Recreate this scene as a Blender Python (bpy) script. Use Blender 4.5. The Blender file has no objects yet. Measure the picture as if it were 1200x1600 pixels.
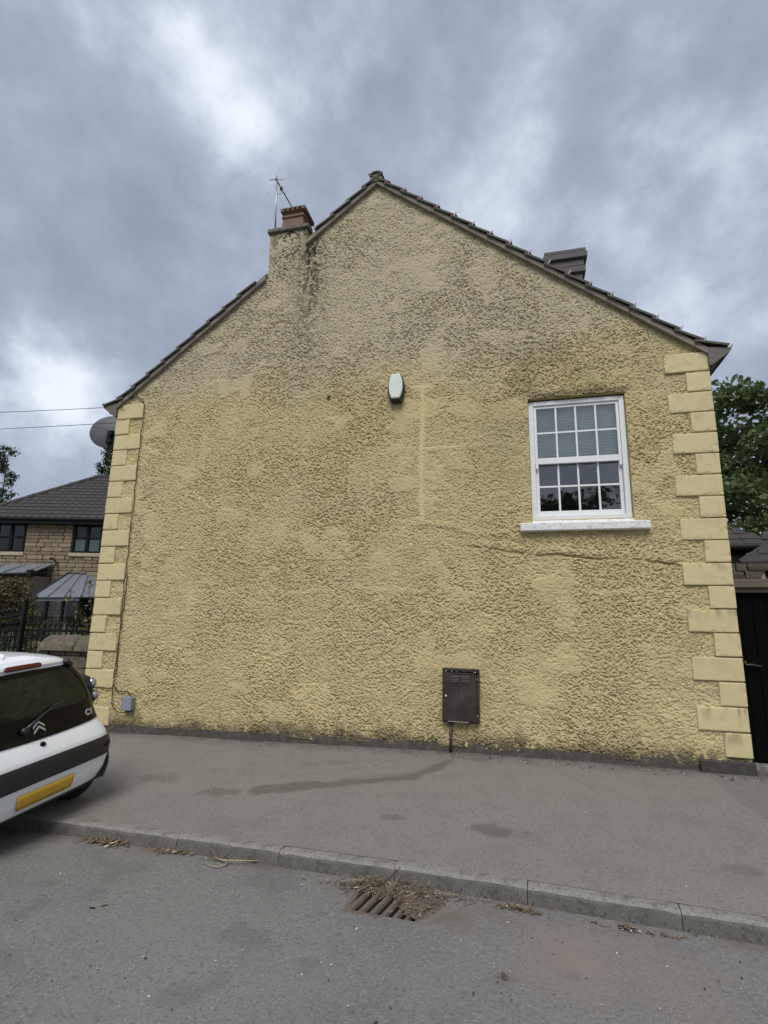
import bpy, math, random
import numpy as np
from math import sin, cos, pi, radians
from mathutils import Vector, Matrix, Euler

random.seed(7)
RNG = np.random.default_rng(11)
scn = bpy.context.scene
COL = scn.collection

# ------------------------------------------------------------------ camera
F_PX, YAW, PITCH, ROLL = 832.65, 0.2501, 0.2009, 0.0177
CAM = Vector((6.6536, -7.3007, 1.6366))
_f = Vector((-sin(YAW) * cos(PITCH), cos(YAW) * cos(PITCH), sin(PITCH)))
_r = Vector((cos(YAW), sin(YAW), 0))
_u = _r.cross(_f)
R_ = cos(ROLL) * _r + sin(ROLL) * _u
U_ = -sin(ROLL) * _r + cos(ROLL) * _u
cd = bpy.data.cameras.new('camera')
cam = bpy.data.objects.new('camera', cd)
COL.objects.link(cam)
m = Matrix((R_, U_, -_f)).transposed().to_4x4()
m.translation = CAM
cam.matrix_world = m
cd.sensor_fit = 'VERTICAL'
cd.sensor_height = 36.0
cd.lens = F_PX / 1600 * 36.0
cd.clip_end = 2000
cd.clip_start = 0.05
scn.camera = cam


def pixdir(px, py):
    d = _f + R_ * ((px - 600) / F_PX) - U_ * ((py - 800) / F_PX)
    return d.normalized()


# ------------------------------------------------------------------ world, sun, exposure
SUN_DIR = Vector((0.04, -0.60, 0.78)).normalized()      # towards the sun, behind the cloud
w = bpy.data.worlds.new('World')
scn.world = w
w.use_nodes = True
wt = w.node_tree
wt.nodes.clear()
WN = wt.nodes.new
WL = wt.links.new


def wmath(op, a, b=None, clamp=False):
    n = WN('ShaderNodeMath')
    n.operation = op
    n.use_clamp = clamp
    for i, v in enumerate((a, b)):
        if v is None:
            continue
        if isinstance(v, (int, float)):
            n.inputs[i].default_value = v
        else:
            WL(v, n.inputs[i])
    return n.outputs[0]


tc = WN('ShaderNodeTexCoord')
sky = WN('ShaderNodeTexSky')
sky.sky_type = 'NISHITA'
sky.sun_disc = False
sky.sun_elevation = math.asin(SUN_DIR.z)
sky.sun_rotation = math.atan2(SUN_DIR.x, SUN_DIR.y)
def wnoise(scale, detail, rough, dist, off):
    mp = WN('ShaderNodeMapping')
    mp.inputs['Location'].default_value = off
    mp.inputs['Rotation'].default_value = (0.3, 0.5, 0.9)
    mp.inputs['Scale'].default_value = (1.0, 1.0, 1.15)
    WL(tc.outputs['Generated'], mp.inputs[0])
    n = WN('ShaderNodeTexNoise')
    n.inputs['Scale'].default_value = scale
    n.inputs['Detail'].default_value = detail
    n.inputs['Roughness'].default_value = rough
    n.inputs['Distortion'].default_value = dist
    WL(mp.outputs[0], n.inputs['Vector'])
    return n.outputs['Fac']


n1 = wnoise(2.1, 8.0, 0.54, 0.0, (3.1, 1.7, 0.4))
n2 = wnoise(5.5, 7.0, 0.56, 0.0, (9.1, 4.7, 2.4))
n3 = wnoise(0.9, 2.0, 0.5, 0.0, (5.1, 0.7, 6.4))
dens = wmath('ADD', wmath('ADD', wmath('MULTIPLY', n1, 1.05), wmath('MULTIPLY', n2, 0.72)), wmath('MULTIPLY', n3, 0.40))
dens = wmath('ADD', dens, wmath('MULTIPLY', wnoise(13.0, 7.0, 0.62, 0.0, (2.3, 8.8, 1.2)), 0.28))
dens = wmath('SUBTRACT', dens, 0.625)
lobe_mod = wmath('MAXIMUM', wmath('ADD', wmath('MULTIPLY', wmath('ADD', n2, n1), 2.2), -1.62), 0.1)
# brighter breaks and heavier banks of the cloud deck, each a soft patch in a fixed direction of the sky
LOBES = [(235, 20, 26, .10), (270, 60, 24, .16), (325, 130, 28, .13), (365, 180, 24, .07), (408, 220, 32, .16), (360, 330, 40, .10), (430, 130, 60, .05), (5, 570, 60, .24), (75, 605, 50, .24), (130, 640, 40, .12), (30, 545, 30, .08),
         (1015, 170, 45, .12), (865, 235, 55, .05), (760, 200, 90, -.06), (1000, 300, 90, -.06), (920, 80, 100, -.04), (30, 30, 150, .04), (1150, 560, 140, .10), (760, 90, 120, .05), (470, 170, 60, .03),
         (310, 500, 100, -.10), (90, 450, 90, -.12), (560, 110, 110, -.07), (1100, 350, 110, -.10), (740, 330, 140, -.04), (30, 340, 80, -.03), (620, 250, 90, -.05), (180, 200, 70, -.03), (1010, 30, 100, -.08)]
for px, py, rad, amp in LOBES:
    d = pixdir(px, py)
    dt = WN('ShaderNodeVectorMath')
    dt.operation = 'DOT_PRODUCT'
    WL(tc.outputs['Generated'], dt.inputs[0])
    dt.inputs[1].default_value = d
    e = wmath('EXPONENT', wmath('MULTIPLY', wmath('SUBTRACT', dt.outputs['Value'], 1.0), (F_PX / rad) ** 2))
    a_ = wmath('MULTIPLY', e, amp)
    dens = wmath('ADD', dens, wmath('MULTIPLY', a_, lobe_mod) if amp > 0 else a_)
ramp = WN('ShaderNodeValToRGB')
ramp.color_ramp.interpolation = 'B_SPLINE'
els = ramp.color_ramp.elements
els[0].position = 0.12
els[0].color = (0.145, 0.168, 0.216, 1)
els[1].position = 1.0
els[1].color = (0.55, 0.57, 0.61, 1)
for p_, c_ in ((0.34, (0.186, 0.207, 0.263, 1)), (0.52, (0.220, 0.247, 0.308, 1)), (0.66, (0.288, 0.322, 0.388, 1)), (0.82, (0.40, 0.440, 0.505, 1))):
    e_ = els.new(p_)
    e_.color = c_
WL(dens, ramp.inputs[0])
sc10 = WN('ShaderNodeMix')
sc10.data_type = 'RGBA'
sc10.blend_type = 'MULTIPLY'
sc10.inputs[0].default_value = 1.0
WL(ramp.outputs[0], sc10.inputs[6])
sc10.inputs[7].default_value = (11.0, 11.0, 11.0, 1)
mixw = WN('ShaderNodeMix')
mixw.data_type = 'RGBA'
mixw.inputs[0].default_value = 0.93
WL(sky.outputs[0], mixw.inputs[6])
WL(sc10.outputs[2], mixw.inputs[7])
bg = WN('ShaderNodeBackground')
bg.inputs['Strength'].default_value = 0.10
WL(mixw.outputs[2], bg.inputs['Color'])
wo = WN('ShaderNodeOutputWorld')
WL(bg.outputs[0], wo.inputs['Surface'])

sl = bpy.data.lights.new('sun', 'SUN')
sl.energy = 1.5
sl.angle = radians(30)
sl.color = (1.0, 0.965, 0.90)
so = bpy.data.objects.new('sun', sl)
COL.objects.link(so)
so.rotation_euler = (-SUN_DIR).to_track_quat('-Z', 'Y').to_euler()

scn.view_settings.view_transform = 'Standard'
scn.view_settings.look = 'None'
scn.view_settings.gamma = 1.0
scn.view_settings.exposure = 0.70
scn.view_settings.use_curve_mapping = False


# ------------------------------------------------------------------ materials
def new_mat(name):
    mt = bpy.data.materials.new(name)
    mt.use_nodes = True
    return mt, mt.node_tree, mt.node_tree.nodes['Principled BSDF']


def M(name, base, rough=0.8, noise=(), bump=(), attr=(), metal=0.0, spec=0.5, coat=0.0, island=None, obj_rand=None, coord='Object', trans=0.0):
    """base colour, then a chain of noise blends (scale, lo, hi, colour[, detail, xyz stretch]) and attribute blends (name, colour)"""
    mt, t, b = new_mat(name)
    N, L = t.nodes.new, t.links.new
    co = N('ShaderNodeTexCoord').outputs[coord]
    rgb = N('ShaderNodeRGB')
    rgb.outputs[0].default_value = (*base, 1)
    cur = rgb.outputs[0]

    def mix(fac, c1, c2):
        mx = N('ShaderNodeMix')
        mx.data_type = 'RGBA'
        if isinstance(fac, float):
            mx.inputs[0].default_value = fac
        else:
            L(fac, mx.inputs[0])
        L(c1, mx.inputs[6])
        if isinstance(c2, tuple):
            mx.inputs[7].default_value = (*c2, 1)
        else:
            L(c2, mx.inputs[7])
        return mx.outputs[2]

    def nz(scale, detail=5.0, stretch=None, rough_=0.6):
        v = co
        if stretch:
            mp = N('ShaderNodeMapping')
            mp.inputs['Scale'].default_value = stretch
            L(co, mp.inputs[0])
            v = mp.outputs[0]
        n = N('ShaderNodeTexNoise')
        n.inputs['Scale'].default_value = scale
        n.inputs['Detail'].default_value = detail
        n.inputs['Roughness'].default_value = rough_
        L(v, n.inputs['Vector'])
        return n.outputs['Fac']

    def rng(v, lo, hi, top=1.0):
        r = N('ShaderNodeMapRange')
        r.inputs[1].default_value = lo
        r.inputs[2].default_value = hi
        r.inputs[4].default_value = top
        L(v, r.inputs[0])
        return r.outputs[0]

    if obj_rand:
        oi = N('ShaderNodeObjectInfo')
        for c, lo, hi in obj_rand:
            cur = mix(rng(oi.outputs['Random'], lo, hi), cur, c)
    if island:
        ge = N('ShaderNodeNewGeometry')
        for c, lo, hi in island:
            cur = mix(rng(ge.outputs['Random Per Island'], lo, hi), cur, c)
    for q in noise:
        s, lo, hi, c = q[:4]
        cur = mix(rng(nz(s, q[4] if len(q) > 4 else 5.0, q[5] if len(q) > 5 else None), lo, hi, q[6] if len(q) > 6 else 1.0), cur, c)
    for a, c in attr:
        at = N('ShaderNodeAttribute')
        at.attribute_name = a
        cur = mix(at.outputs['Fac'], cur, c)
    L(cur, b.inputs['Base Color'])
    b.inputs['Roughness'].default_value = rough
    b.inputs['Metallic'].default_value = metal
    b.inputs['Specular IOR Level'].default_value = spec
    b.inputs['Coat Weight'].default_value = coat
    b.inputs['Coat Roughness'].default_value = 0.04
    nrm = None
    for q in bump:
        bp = N('ShaderNodeBump')
        bp.inputs['Strength'].default_value = q[1]
        bp.inputs['Distance'].default_value = q[2]
        L(nz(q[0], q[3] if len(q) > 3 else 4.0, q[4] if len(q) > 4 else None), bp.inputs['Height'])
        if nrm is not None:
            L(nrm, bp.inputs['Normal'])
        nrm = bp.outputs[0]
    if nrm is not None:
        L(nrm, b.inputs['Normal'])
    if trans:
        tr = N('ShaderNodeBsdfTranslucent')
        L(cur, tr.inputs['Color'])
        ms = N('ShaderNodeMixShader')
        ms.inputs[0].default_value = trans
        L(b.outputs[0], ms.inputs[1])
        L(tr.outputs[0], ms.inputs[2])
        L(ms.outputs[0], t.nodes['Material Output'].inputs['Surface'])
    return mt


def glass_mat(name, tint=(0.8, 0.85, 0.85), boost=1.0, wav=0.0):
    mt = bpy.data.materials.new(name)
    mt.use_nodes = True
    t = mt.node_tree
    t.nodes.clear()
    N, L = t.nodes.new, t.links.new
    o = N('ShaderNodeOutputMaterial')
    tr = N('ShaderNodeBsdfTransparent')
    tr.inputs['Color'].default_value = (*tint, 1)
    gl = N('ShaderNodeBsdfGlossy')
    gl.inputs['Roughness'].default_value = 0.02
    fr = N('ShaderNodeFresnel')
    fr.inputs['IOR'].default_value = 1.5
    mu = N('ShaderNodeMath')
    mu.operation = 'MULTIPLY'
    mu.use_clamp = True
    mu.inputs[1].default_value = boost
    L(fr.outputs[0], mu.inputs[0])
    if wav:
        tcn = N('ShaderNodeTexCoord')
        n = N('ShaderNodeTexNoise')
        n.inputs['Scale'].default_value = 2.5
        L(tcn.outputs['Object'], n.inputs['Vector'])
        bp = N('ShaderNodeBump')
        bp.inputs['Strength'].default_value = wav
        bp.inputs['Distance'].default_value = 0.02
        L(n.outputs['Fac'], bp.inputs['Height'])
        L(bp.outputs[0], gl.inputs['Normal'])
    mx = N('ShaderNodeMixShader')
    L(mu.outputs[0], mx.inputs[0])
    L(tr.outputs[0], mx.inputs[1])
    L(gl.outputs[0], mx.inputs[2])
    L(mx.outputs[0], o.inputs['Surface'])
    return mt


# ------------------------------------------------------------------ numpy noise
def _h(ix, iy, seed):
    ix = (ix.astype(np.int64) * 374761393 + iy.astype(np.int64) * 668265263 + seed * 1442695041) & 0xffffffff
    ix = ((ix ^ (ix >> 13)) * 1274126177) & 0xffffffff
    return ((ix ^ (ix >> 16)) & 0xffffff) / float(0xffffff)


def vn(x, y, seed=0):
    fx, fy = np.floor(x), np.floor(y)
    tx, ty = x - fx, y - fy
    tx = tx * tx * (3 - 2 * tx)
    ty = ty * ty * (3 - 2 * ty)
    a = _h(fx, fy, seed); b = _h(fx + 1, fy, seed); c = _h(fx, fy + 1, seed); d = _h(fx + 1, fy + 1, seed)
    return (a + (b - a) * tx) * (1 - ty) + (c + (d - c) * tx) * ty


def fbm(x, y, seed=0, oct_=4):
    s, a, t = 0, 1.0, 0
    for o in range(oct_):
        s = s + a * vn(x * 2 ** o + o * 17.3, y * 2 ** o - o * 9.1, seed + o)
        t += a
        a *= 0.55
    return s / t


def worley(x, y, seed=0):
    fx, fy = np.floor(x), np.floor(y)
    best = np.full(x.shape, 9.0)
    for i in (-1, 0, 1):
        for j in (-1, 0, 1):
            cx, cy = fx + i, fy + j
            px = cx + _h(cx, cy, seed)
            py = cy + _h(cx, cy, seed + 77)
            best = np.minimum(best, (px - x) ** 2 + (py - y) ** 2)
    return np.sqrt(best)


def sstep(a, b, v):
    t = np.clip((v - a) / (b - a), 0, 1)
    return t * t * (3 - 2 * t)


# ------------------------------------------------------------------ mesh helpers
def fast_mesh(name, V, Q, attrs=None, smooth=False):
    me = bpy.data.meshes.new(name)
    V = np.asarray(V, np.float32)
    Q = np.asarray(Q, np.int32)
    k = Q.shape[1]
    me.vertices.add(len(V))
    me.vertices.foreach_set('co', V.ravel())
    me.loops.add(Q.size)
    me.loops.foreach_set('vertex_index', Q.ravel())
    me.polygons.add(len(Q))
    me.polygons.foreach_set('loop_start', np.arange(0, Q.size, k, dtype=np.int32))
    me.polygons.foreach_set('loop_total', np.full(len(Q), k, np.int32))
    if smooth:
        me.polygons.foreach_set('use_smooth', np.ones(len(Q), bool))
    for n, v in (attrs or {}).items():
        a = me.attributes.new(n, 'FLOAT', 'POINT')
        a.data.foreach_set('value', np.asarray(v, np.float32).ravel())
    me.update(calc_edges=True)
    return me


def grid_quads(ny, nx, keep=None):
    i = np.arange(ny * nx).reshape(ny, nx)
    q = np.stack([i[:-1, :-1], i[:-1, 1:], i[1:, 1:], i[1:, :-1]], -1).reshape(-1, 4)
    return q if keep is None else q[keep.ravel()]


class MB:
    def __init__(self):
        self.v = []
        self.f = []

    def add(self, vs, fs):
        o = len(self.v)
        self.v += [tuple(p) for p in vs]
        self.f += [tuple(i + o for i in f) for f in fs]
        return self

    def box(self, x0, x1, y0, y1, z0, z1, c=0.0, mat=None):
        if c <= 0:
            vs = [(x, y, z) for z in (z0, z1) for y in (y0, y1) for x in (x0, x1)]
            fs = [(0, 2, 3, 1), (4, 5, 7, 6), (0, 1, 5, 4), (2, 6, 7, 3), (0, 4, 6, 2), (1, 3, 7, 5)]
        else:
            vs, idx = [], {}
            for sx in (0, 1):
                for sy in (0, 1):
                    for sz in (0, 1):
                        for ax in range(3):
                            p = [(x0, x1)[sx], (y0, y1)[sy], (z0, z1)[sz]]
                            s = (sx, sy, sz)
                            for k in range(3):
                                if k != ax:
                                    p[k] += c if s[k] == 0 else -c
                            idx[(sx, sy, sz, ax)] = len(vs)
                            vs.append(tuple(p))
            fs = []
            cyc = [(0, 0), (1, 0), (1, 1), (0, 1)]
            for ax in range(3):
                a, b = [k for k in range(3) if k != ax]
                for s in (0, 1):
                    q = []
                    for u, v in cyc:
                        k = [0, 0, 0]
                        k[ax] = s; k[a] = u; k[b] = v
                        q.append(idx[(*k, ax)])
                    fs.append(q)
            for ax in range(3):
                a, b = [k for k in range(3) if k != ax]
                for u in (0, 1):
                    for v in (0, 1):
                        k0 = [0, 0, 0]; k1 = [0, 0, 0]
                        k0[a] = k1[a] = u; k0[b] = k1[b] = v
                        k1[ax] = 1
                        fs.append((idx[(*k0, a)], idx[(*k1, a)], idx[(*k1, b)], idx[(*k0, b)]))
            for sx in (0, 1):
                for sy in (0, 1):
                    for sz in (0, 1):
                        fs.append(tuple(idx[(sx, sy, sz, ax)] for ax in range(3)))
        if mat is not None:
            vs = [tuple(mat @ Vector(p)) for p in vs]
        return self.add(vs, fs)

    def prism(self, poly, d0, d1, axis='y', mat=None):
        """polygon in the plane across axis, extruded along it"""
        n = len(poly)
        mk = {'y': lambda p, d: (p[0], d, p[1]), 'z': lambda p, d: (p[0], p[1], d), 'x': lambda p, d: (d, p[0], p[1])}[axis]
        vs = [mk(p, d0) for p in poly] + [mk(p, d1) for p in poly]
        if mat is not None:
            vs = [tuple(mat @ Vector(p)) for p in vs]
        fs = [tuple(range(n)), tuple(range(2 * n - 1, n - 1, -1))] + [(i, i + n, (i + 1) % n + n, (i + 1) % n) for i in range(n)]
        return self.add(vs, fs)

    def tube(self, pts, rad, n=8, cap=True):
        pts = [Vector(p) for p in pts]
        if not isinstance(rad, (list, tuple)):
            rad = [rad] * len(pts)
        vs, fs = [], []
        up = Vector((0.13, 0.21, 0.97))
        for i, p in enumerate(pts):
            t = (pts[min(i + 1, len(pts) - 1)] - pts[max(i - 1, 0)]).normalized()
            a = t.cross(up)
            if a.length < 1e-3:
                a = t.cross(Vector((1, 0, 0)))
            a.normalize()
            b = t.cross(a)
            for k in range(n):
                g = 2 * pi * k / n
                vs.append(tuple(p + (a * cos(g) + b * sin(g)) * rad[i]))
        for i in range(len(pts) - 1):
            for k in range(n):
                fs.append((i * n + k, i * n + (k + 1) % n, (i + 1) * n + (k + 1) % n, (i + 1) * n + k))
        if cap:
            fs.append(tuple(range(n - 1, -1, -1)))
            fs.append(tuple((len(pts) - 1) * n + k for k in range(n)))
        return self.add(vs, fs)

    def lathe(self, prof, n=24, mat=None, axis='z', cap=True):
        vs, fs = [], []
        for r, z in prof:
            for k in range(n):
                g = 2 * pi * k / n
                p = (r * cos(g), r * sin(g), z)
                if axis == 'y':
                    p = (p[0], p[2], p[1])
                vs.append(p)
        if mat is not None:
            vs = [tuple(mat @ Vector(p)) for p in vs]
        for i in range(len(prof) - 1):
            for k in range(n):
                fs.append((i * n + k, i * n + (k + 1) % n, (i + 1) * n + (k + 1) % n, (i + 1) * n + k))
        if cap and prof[0][0] > 1e-6:
            fs.append(tuple(range(n - 1, -1, -1)))
        if cap and prof[-1][0] > 1e-6:
            fs.append(tuple((len(prof) - 1) * n + k for k in range(n)))
        return self.add(vs, fs)

    def ellipsoid(self, c, r, n=12, m_=8, mat=None):
        vs, fs = [], []
        for i in range(m_ + 1):
            a = -pi / 2 + pi * i / m_
            for k in range(n):
                g = 2 * pi * k / n
                p = (c[0] + r[0] * cos(a) * cos(g), c[1] + r[1] * cos(a) * sin(g), c[2] + r[2] * sin(a))
                vs.append(tuple(mat @ Vector(p)) if mat is not None else p)
        for i in range(m_):
            for k in range(n):
                fs.append((i * n + k, i * n + (k + 1) % n, (i + 1) * n + (k + 1) % n, (i + 1) * n + k))
        return self.add(vs, fs)

    def mesh(self, name, mat, smooth=False):
        me = bpy.data.meshes.new(name)
        me.from_pydata(self.v, [], self.f)
        import bmesh
        bm = bmesh.new()
        bm.from_mesh(me)
        bmesh.ops.recalc_face_normals(bm, faces=bm.faces)
        bm.to_mesh(me)
        bm.free()
        if mat:
            me.materials.append(mat)
        if smooth:
            for p in me.polygons:
                p.use_smooth = True
        me.update()
        return me

    def build(self, name, mat, parent=None, smooth=False):
        return link(name, self.mesh(name, mat, smooth), parent)


def link(name, me, parent=None, loc=None, rot=None, scale=None):
    o = bpy.data.objects.new(name, me)
    COL.objects.link(o)
    if parent is not None:
        o.parent = parent
    if loc is not None:
        o.location = loc
    if rot is not None:
        o.rotation_euler = rot
    if scale is not None:
        o.scale = scale
    return o


def tag(o, label=None, cat=None, group=None, kind=None):
    for k, v in (('label', label), ('category', cat), ('group', group), ('kind', kind)):
        if v:
            o[k] = v
    return o


def empty(name, loc=(0, 0, 0), rot=(0, 0, 0), label=None, cat=None, group=None, kind=None):
    o = bpy.data.objects.new(name, None)
    COL.objects.link(o)
    o.location = loc
    o.rotation_euler = rot
    o.empty_display_size = 0.1
    return tag(o, label, cat, group, kind)


def bevel(o, width, seg=2):
    b = o.modifiers.new('bevel', 'BEVEL')
    b.width = width
    b.segments = seg
    b.limit_method = 'ANGLE'
    return o


# ------------------------------------------------------------------ material library
CREAM = (0.565, 0.470, 0.250)
m_dash = M('roughcast', CREAM, 0.93, spec=0.15,
           noise=[(1.1, .42, .70, (0.535, 0.440, 0.230), 6.0), (5.0, .50, .72, (0.515, 0.420, 0.215), 5.0), (62.0, .54, .68, (0.70, 0.60, 0.36), 3.0, (1, 1, 1.3), .85), (68.0, .54, .66, (0.27, 0.215, 0.115), 3.0, (1, 1, 1.5), .8)],
           bump=[(95.0, .9, .010, 4.0)],
           attr=[('tone', (0.500, 0.445, 0.325)), ('pale', (0.64, 0.53, 0.29)), ('green', (0.28, 0.25, 0.115)), ('dirt_dark', (0.055, 0.05, 0.04))])
m_dash_body = M('roughcast_side', (0.52, 0.42, 0.20), 0.93, spec=0.15, noise=[(60.0, .5, .7, (0.40, 0.31, 0.15), 3.0)], bump=[(35.0, .9, .02, 4.0)])
m_quoin = M('painted_quoin', (0.605, 0.512, 0.285), 0.62, spec=0.3, coord='Object',
            noise=[(2.0, .45, .75, (0.61, 0.52, 0.31), 5.0), (9.0, .58, .80, (0.55, 0.46, 0.27), 5.0, (1, 1, .35)), (3.1, .55, .74, (0.33, 0.30, 0.15), 6.0, (1.6, 1, .7), .6)],
            bump=[(45.0, .12, .004, 4.0), (400.0, .05, .002)], obj_rand=[((0.585, 0.495, 0.275), .3, 1.0)], attr=[('stain', (0.21, 0.185, 0.105))])
m_plinth = M('plinth_concrete', (0.075, 0.068, 0.058), 0.92, noise=[(14.0, .45, .7, (0.13, 0.115, 0.095)), (60.0, .5, .7, (0.04, 0.036, 0.03))], bump=[(40.0, .7, .01), (160.0, .5, .004)])
m_slatewash = M('plinth_block_paint', (0.045, 0.041, 0.037), 0.75, noise=[(9.0, .5, .75, (0.08, 0.072, 0.063))], bump=[(60.0, .3, .004)])
m_white = M('white_gloss_paint', (0.76, 0.76, 0.77), 0.38, noise=[(6.0, .55, .8, (0.66, 0.66, 0.66)), (28.0, .62, .70, (0.46, 0.45, 0.42), 5.0, (1.6, 1, .6), .7)], bump=[(30.0, .08, .003)])
m_whitesill = M('flaking_white_paint', (0.74, 0.74, 0.74), 0.6, noise=[(7.0, .5, .75, (0.60, 0.59, 0.57)), (20.0, .575, .65, (0.36, 0.34, 0.31), 6.0, (1, 1, 2.5))], bump=[(28.0, .5, .006)])
m_roomdark = M('room_plaster', (0.42, 0.44, 0.41), 0.9)
m_blind = M('blind_slat', (0.86, 0.90, 0.88), 0.5)
m_glass = glass_mat('window_glass', (0.95, 0.98, 0.965), 2.9, 0.05)
m_tile = M('concrete_tile', (0.090, 0.079, 0.070), 0.9, noise=[(8.0, .45, .7, (0.14, 0.122, 0.103)), (30.0, .6, .75, (0.24, 0.235, 0.19)), (20.0, .62, .8, (0.05, 0.045, 0.04))], bump=[(60.0, .4, .005)], obj_rand=[((0.07, 0.061, 0.055), .4, 1.0)])
m_verge = M('verge_mortar', (0.225, 0.197, 0.16), 0.9, noise=[(5.0, .45, .7, (0.19, 0.165, 0.135)), (30.0, .55, .75, (0.32, 0.29, 0.24))], bump=[(50.0, .4, .006)])
m_clip = M('verge_clip', (0.36, 0.35, 0.32), 0.6)
m_eave = M('eaves_board', (0.13, 0.115, 0.10), 0.7, noise=[(8.0, .45, .7, (0.13, 0.115, 0.10))], bump=[(30.0, .2, .004)])
m_gutter = M('black_plastic', (0.010, 0.010, 0.0105), 0.5, spec=.25)
m_terra = M('terracotta', (0.185, 0.112, 0.08), 0.85, noise=[(9.0, .45, .7, (0.17, 0.10, 0.07)), (25.0, .6, .8, (0.33, 0.23, 0.17))], bump=[(50.0, .3, .004)])
m_cap = M('chimney_flaunching', (0.13, 0.11, 0.095), 0.9, noise=[(12.0, .45, .7, (0.21, 0.185, 0.16))], bump=[(40.0, .5, .008)])
m_stack = M('chimney_stone', (0.13, 0.12, 0.115), 0.9, noise=[(6.0, .45, .7, (0.12, 0.11, 0.10)), (25.0, .6, .8, (0.25, 0.235, 0.22))], bump=[(40.0, .5, .008)])
m_galv = M('galvanised_steel', (0.38, 0.39, 0.40), 0.42, metal=.8, noise=[(20.0, .5, .7, (0.28, 0.28, 0.28))])
m_darkmetal = M('dark_metal', (0.06, 0.06, 0.062), 0.5, metal=.5)
m_meter = M('meter_box_paint', (0.027, 0.021, 0.019), 0.42, noise=[(5.0, .42, .72, (0.055, 0.046, 0.043)), (3.0, .55, .8, (0.075, 0.066, 0.06)), (70.0, .70, .74, (0.38, 0.35, 0.31), 3.0)], bump=[(25.0, .1, .003)])
m_chip = M('bare_metal_chip', (0.55, 0.52, 0.48), 0.5)
m_pipe = M('brown_pipe', (0.055, 0.034, 0.035), 0.5, noise=[(30.0, .55, .8, (0.10, 0.07, 0.06))])
m_jbox = M('grey_junction_plastic', (0.23, 0.26, 0.30), 0.5, noise=[(20.0, .55, .8, (0.18, 0.20, 0.23))])
m_cable = M('dark_cable', (0.022, 0.017, 0.014), 0.65)
m_alarm = M('alarm_cover', (0.70, 0.73, 0.68), 0.4, noise=[(6.0, .5, .8, (0.60, 0.63, 0.58))])
m_alarmback = M('alarm_back', (0.012, 0.012, 0.012), 0.45)
m_dish = M('dish_steel', (0.085, 0.088, 0.094), 0.6, noise=[(6.0, .45, .75, (0.095, 0.098, 0.105))])
m_asph = M('road_asphalt', (0.172, 0.168, 0.158), 0.9, spec=0.3,
           noise=[(0.8, .42, .7, (0.198, 0.192, 0.179), 5.0), (2.3, .5, .75, (0.150, 0.147, 0.140), 5.0), (30.0, .48, .68, (0.208, 0.203, 0.192), 5.0), (42.0, .52, .68, (0.120, 0.117, 0.112), 5.0), (80.0, .62, .69, (0.36, 0.35, 0.33), 3.0)],
           bump=[(40.0, .5, .010), (110.0, .6, .006)],
           attr=[('pink', (0.235, 0.192, 0.172)), ('mud', (0.145, 0.112, 0.088)), ('patch', (0.115, 0.108, 0.10))])
m_pave = M('pavement_tarmac', (0.205, 0.193, 0.175), 0.9, spec=0.3,
           noise=[(0.9, .42, .7, (0.215, 0.201, 0.181), 5.0), (2.7, .5, .75, (0.166, 0.155, 0.140), 5.0), (30.0, .48, .68, (0.222, 0.21, 0.192), 5.0), (44.0, .53, .68, (0.130, 0.122, 0.111), 5.0), (90.0, .62, .69, (0.35, 0.335, 0.31), 3.0)],
           bump=[(45.0, .45, .008), (120.0, .55, .005)],
           attr=[('patch', (0.14, 0.133, 0.124)), ('mud', (0.115, 0.10, 0.086)), ('edge', (0.095, 0.082, 0.068))])
m_kerb = M('kerb_concrete', (0.235, 0.224, 0.203), 0.9, noise=[(4.0, .45, .7, (0.22, 0.208, 0.188)), (45.0, .5, .68, (0.13, 0.124, 0.112)), (75.0, .62, .7, (0.45, 0.43, 0.40)), (9.0, .52, .72, (0.11, 0.105, 0.095))], bump=[(80.0, .5, .006), (25.0, .3, .008)])
m_kerbface = M('kerb_face_grime_shade', (0.125, 0.118, 0.106), 0.92, noise=[(5.0, .45, .7, (0.085, 0.08, 0.072)), (40.0, .52, .68, (0.055, 0.052, 0.047)), (70.0, .62, .70, (0.34, 0.33, 0.30)), (3.0, .55, .75, (0.17, 0.16, 0.142))], bump=[(70.0, .6, .008), (25.0, .4, .01)])  # kerb stone front: grime, with shade also put into the darker colour
m_iron = M('cast_iron', (0.15, 0.125, 0.105), 0.75, metal=.25, noise=[(18.0, .45, .7, (0.15, 0.115, 0.09)), (60.0, .55, .75, (0.06, 0.05, 0.042))], bump=[(60.0, .4, .004)])
m_pit = M('gully_pit', (0.012, 0.011, 0.010), 0.9)
m_mud = M('drain_mud', (0.115, 0.092, 0.073), 0.95, noise=[(10.0, .42, .66, (0.18, 0.145, 0.118)), (34.0, .48, .62, (0.045, 0.036, 0.029)), (60.0, .58, .66, (0.30, 0.25, 0.19))], bump=[(40.0, 1.0, .02), (130.0, .6, .006)])
m_straw = M('dry_straw', (0.27, 0.215, 0.14), 0.8, island=[((0.14, 0.105, 0.068), .2, .5), ((0.075, 0.056, 0.04), .5, .9)])
m_leafdry = M('dry_leaf', (0.19, 0.125, 0.07), 0.8, island=[((0.095, 0.065, 0.04), .25, .6), ((0.26, 0.20, 0.12), .6, .9), ((0.50, 0.47, 0.41), .93, .95)])
m_grit = M('white_grit', (0.62, 0.61, 0.58), 0.8, island=[((0.4, 0.39, 0.37), .2, .8)])
m_darkgrit = M('dark_grit', (0.035, 0.03, 0.027), 0.8)
m_twig = M('twig_bark', (0.34, 0.285, 0.20), 0.8, noise=[(40.0, .45, .7, (0.24, 0.19, 0.13))])
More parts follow.
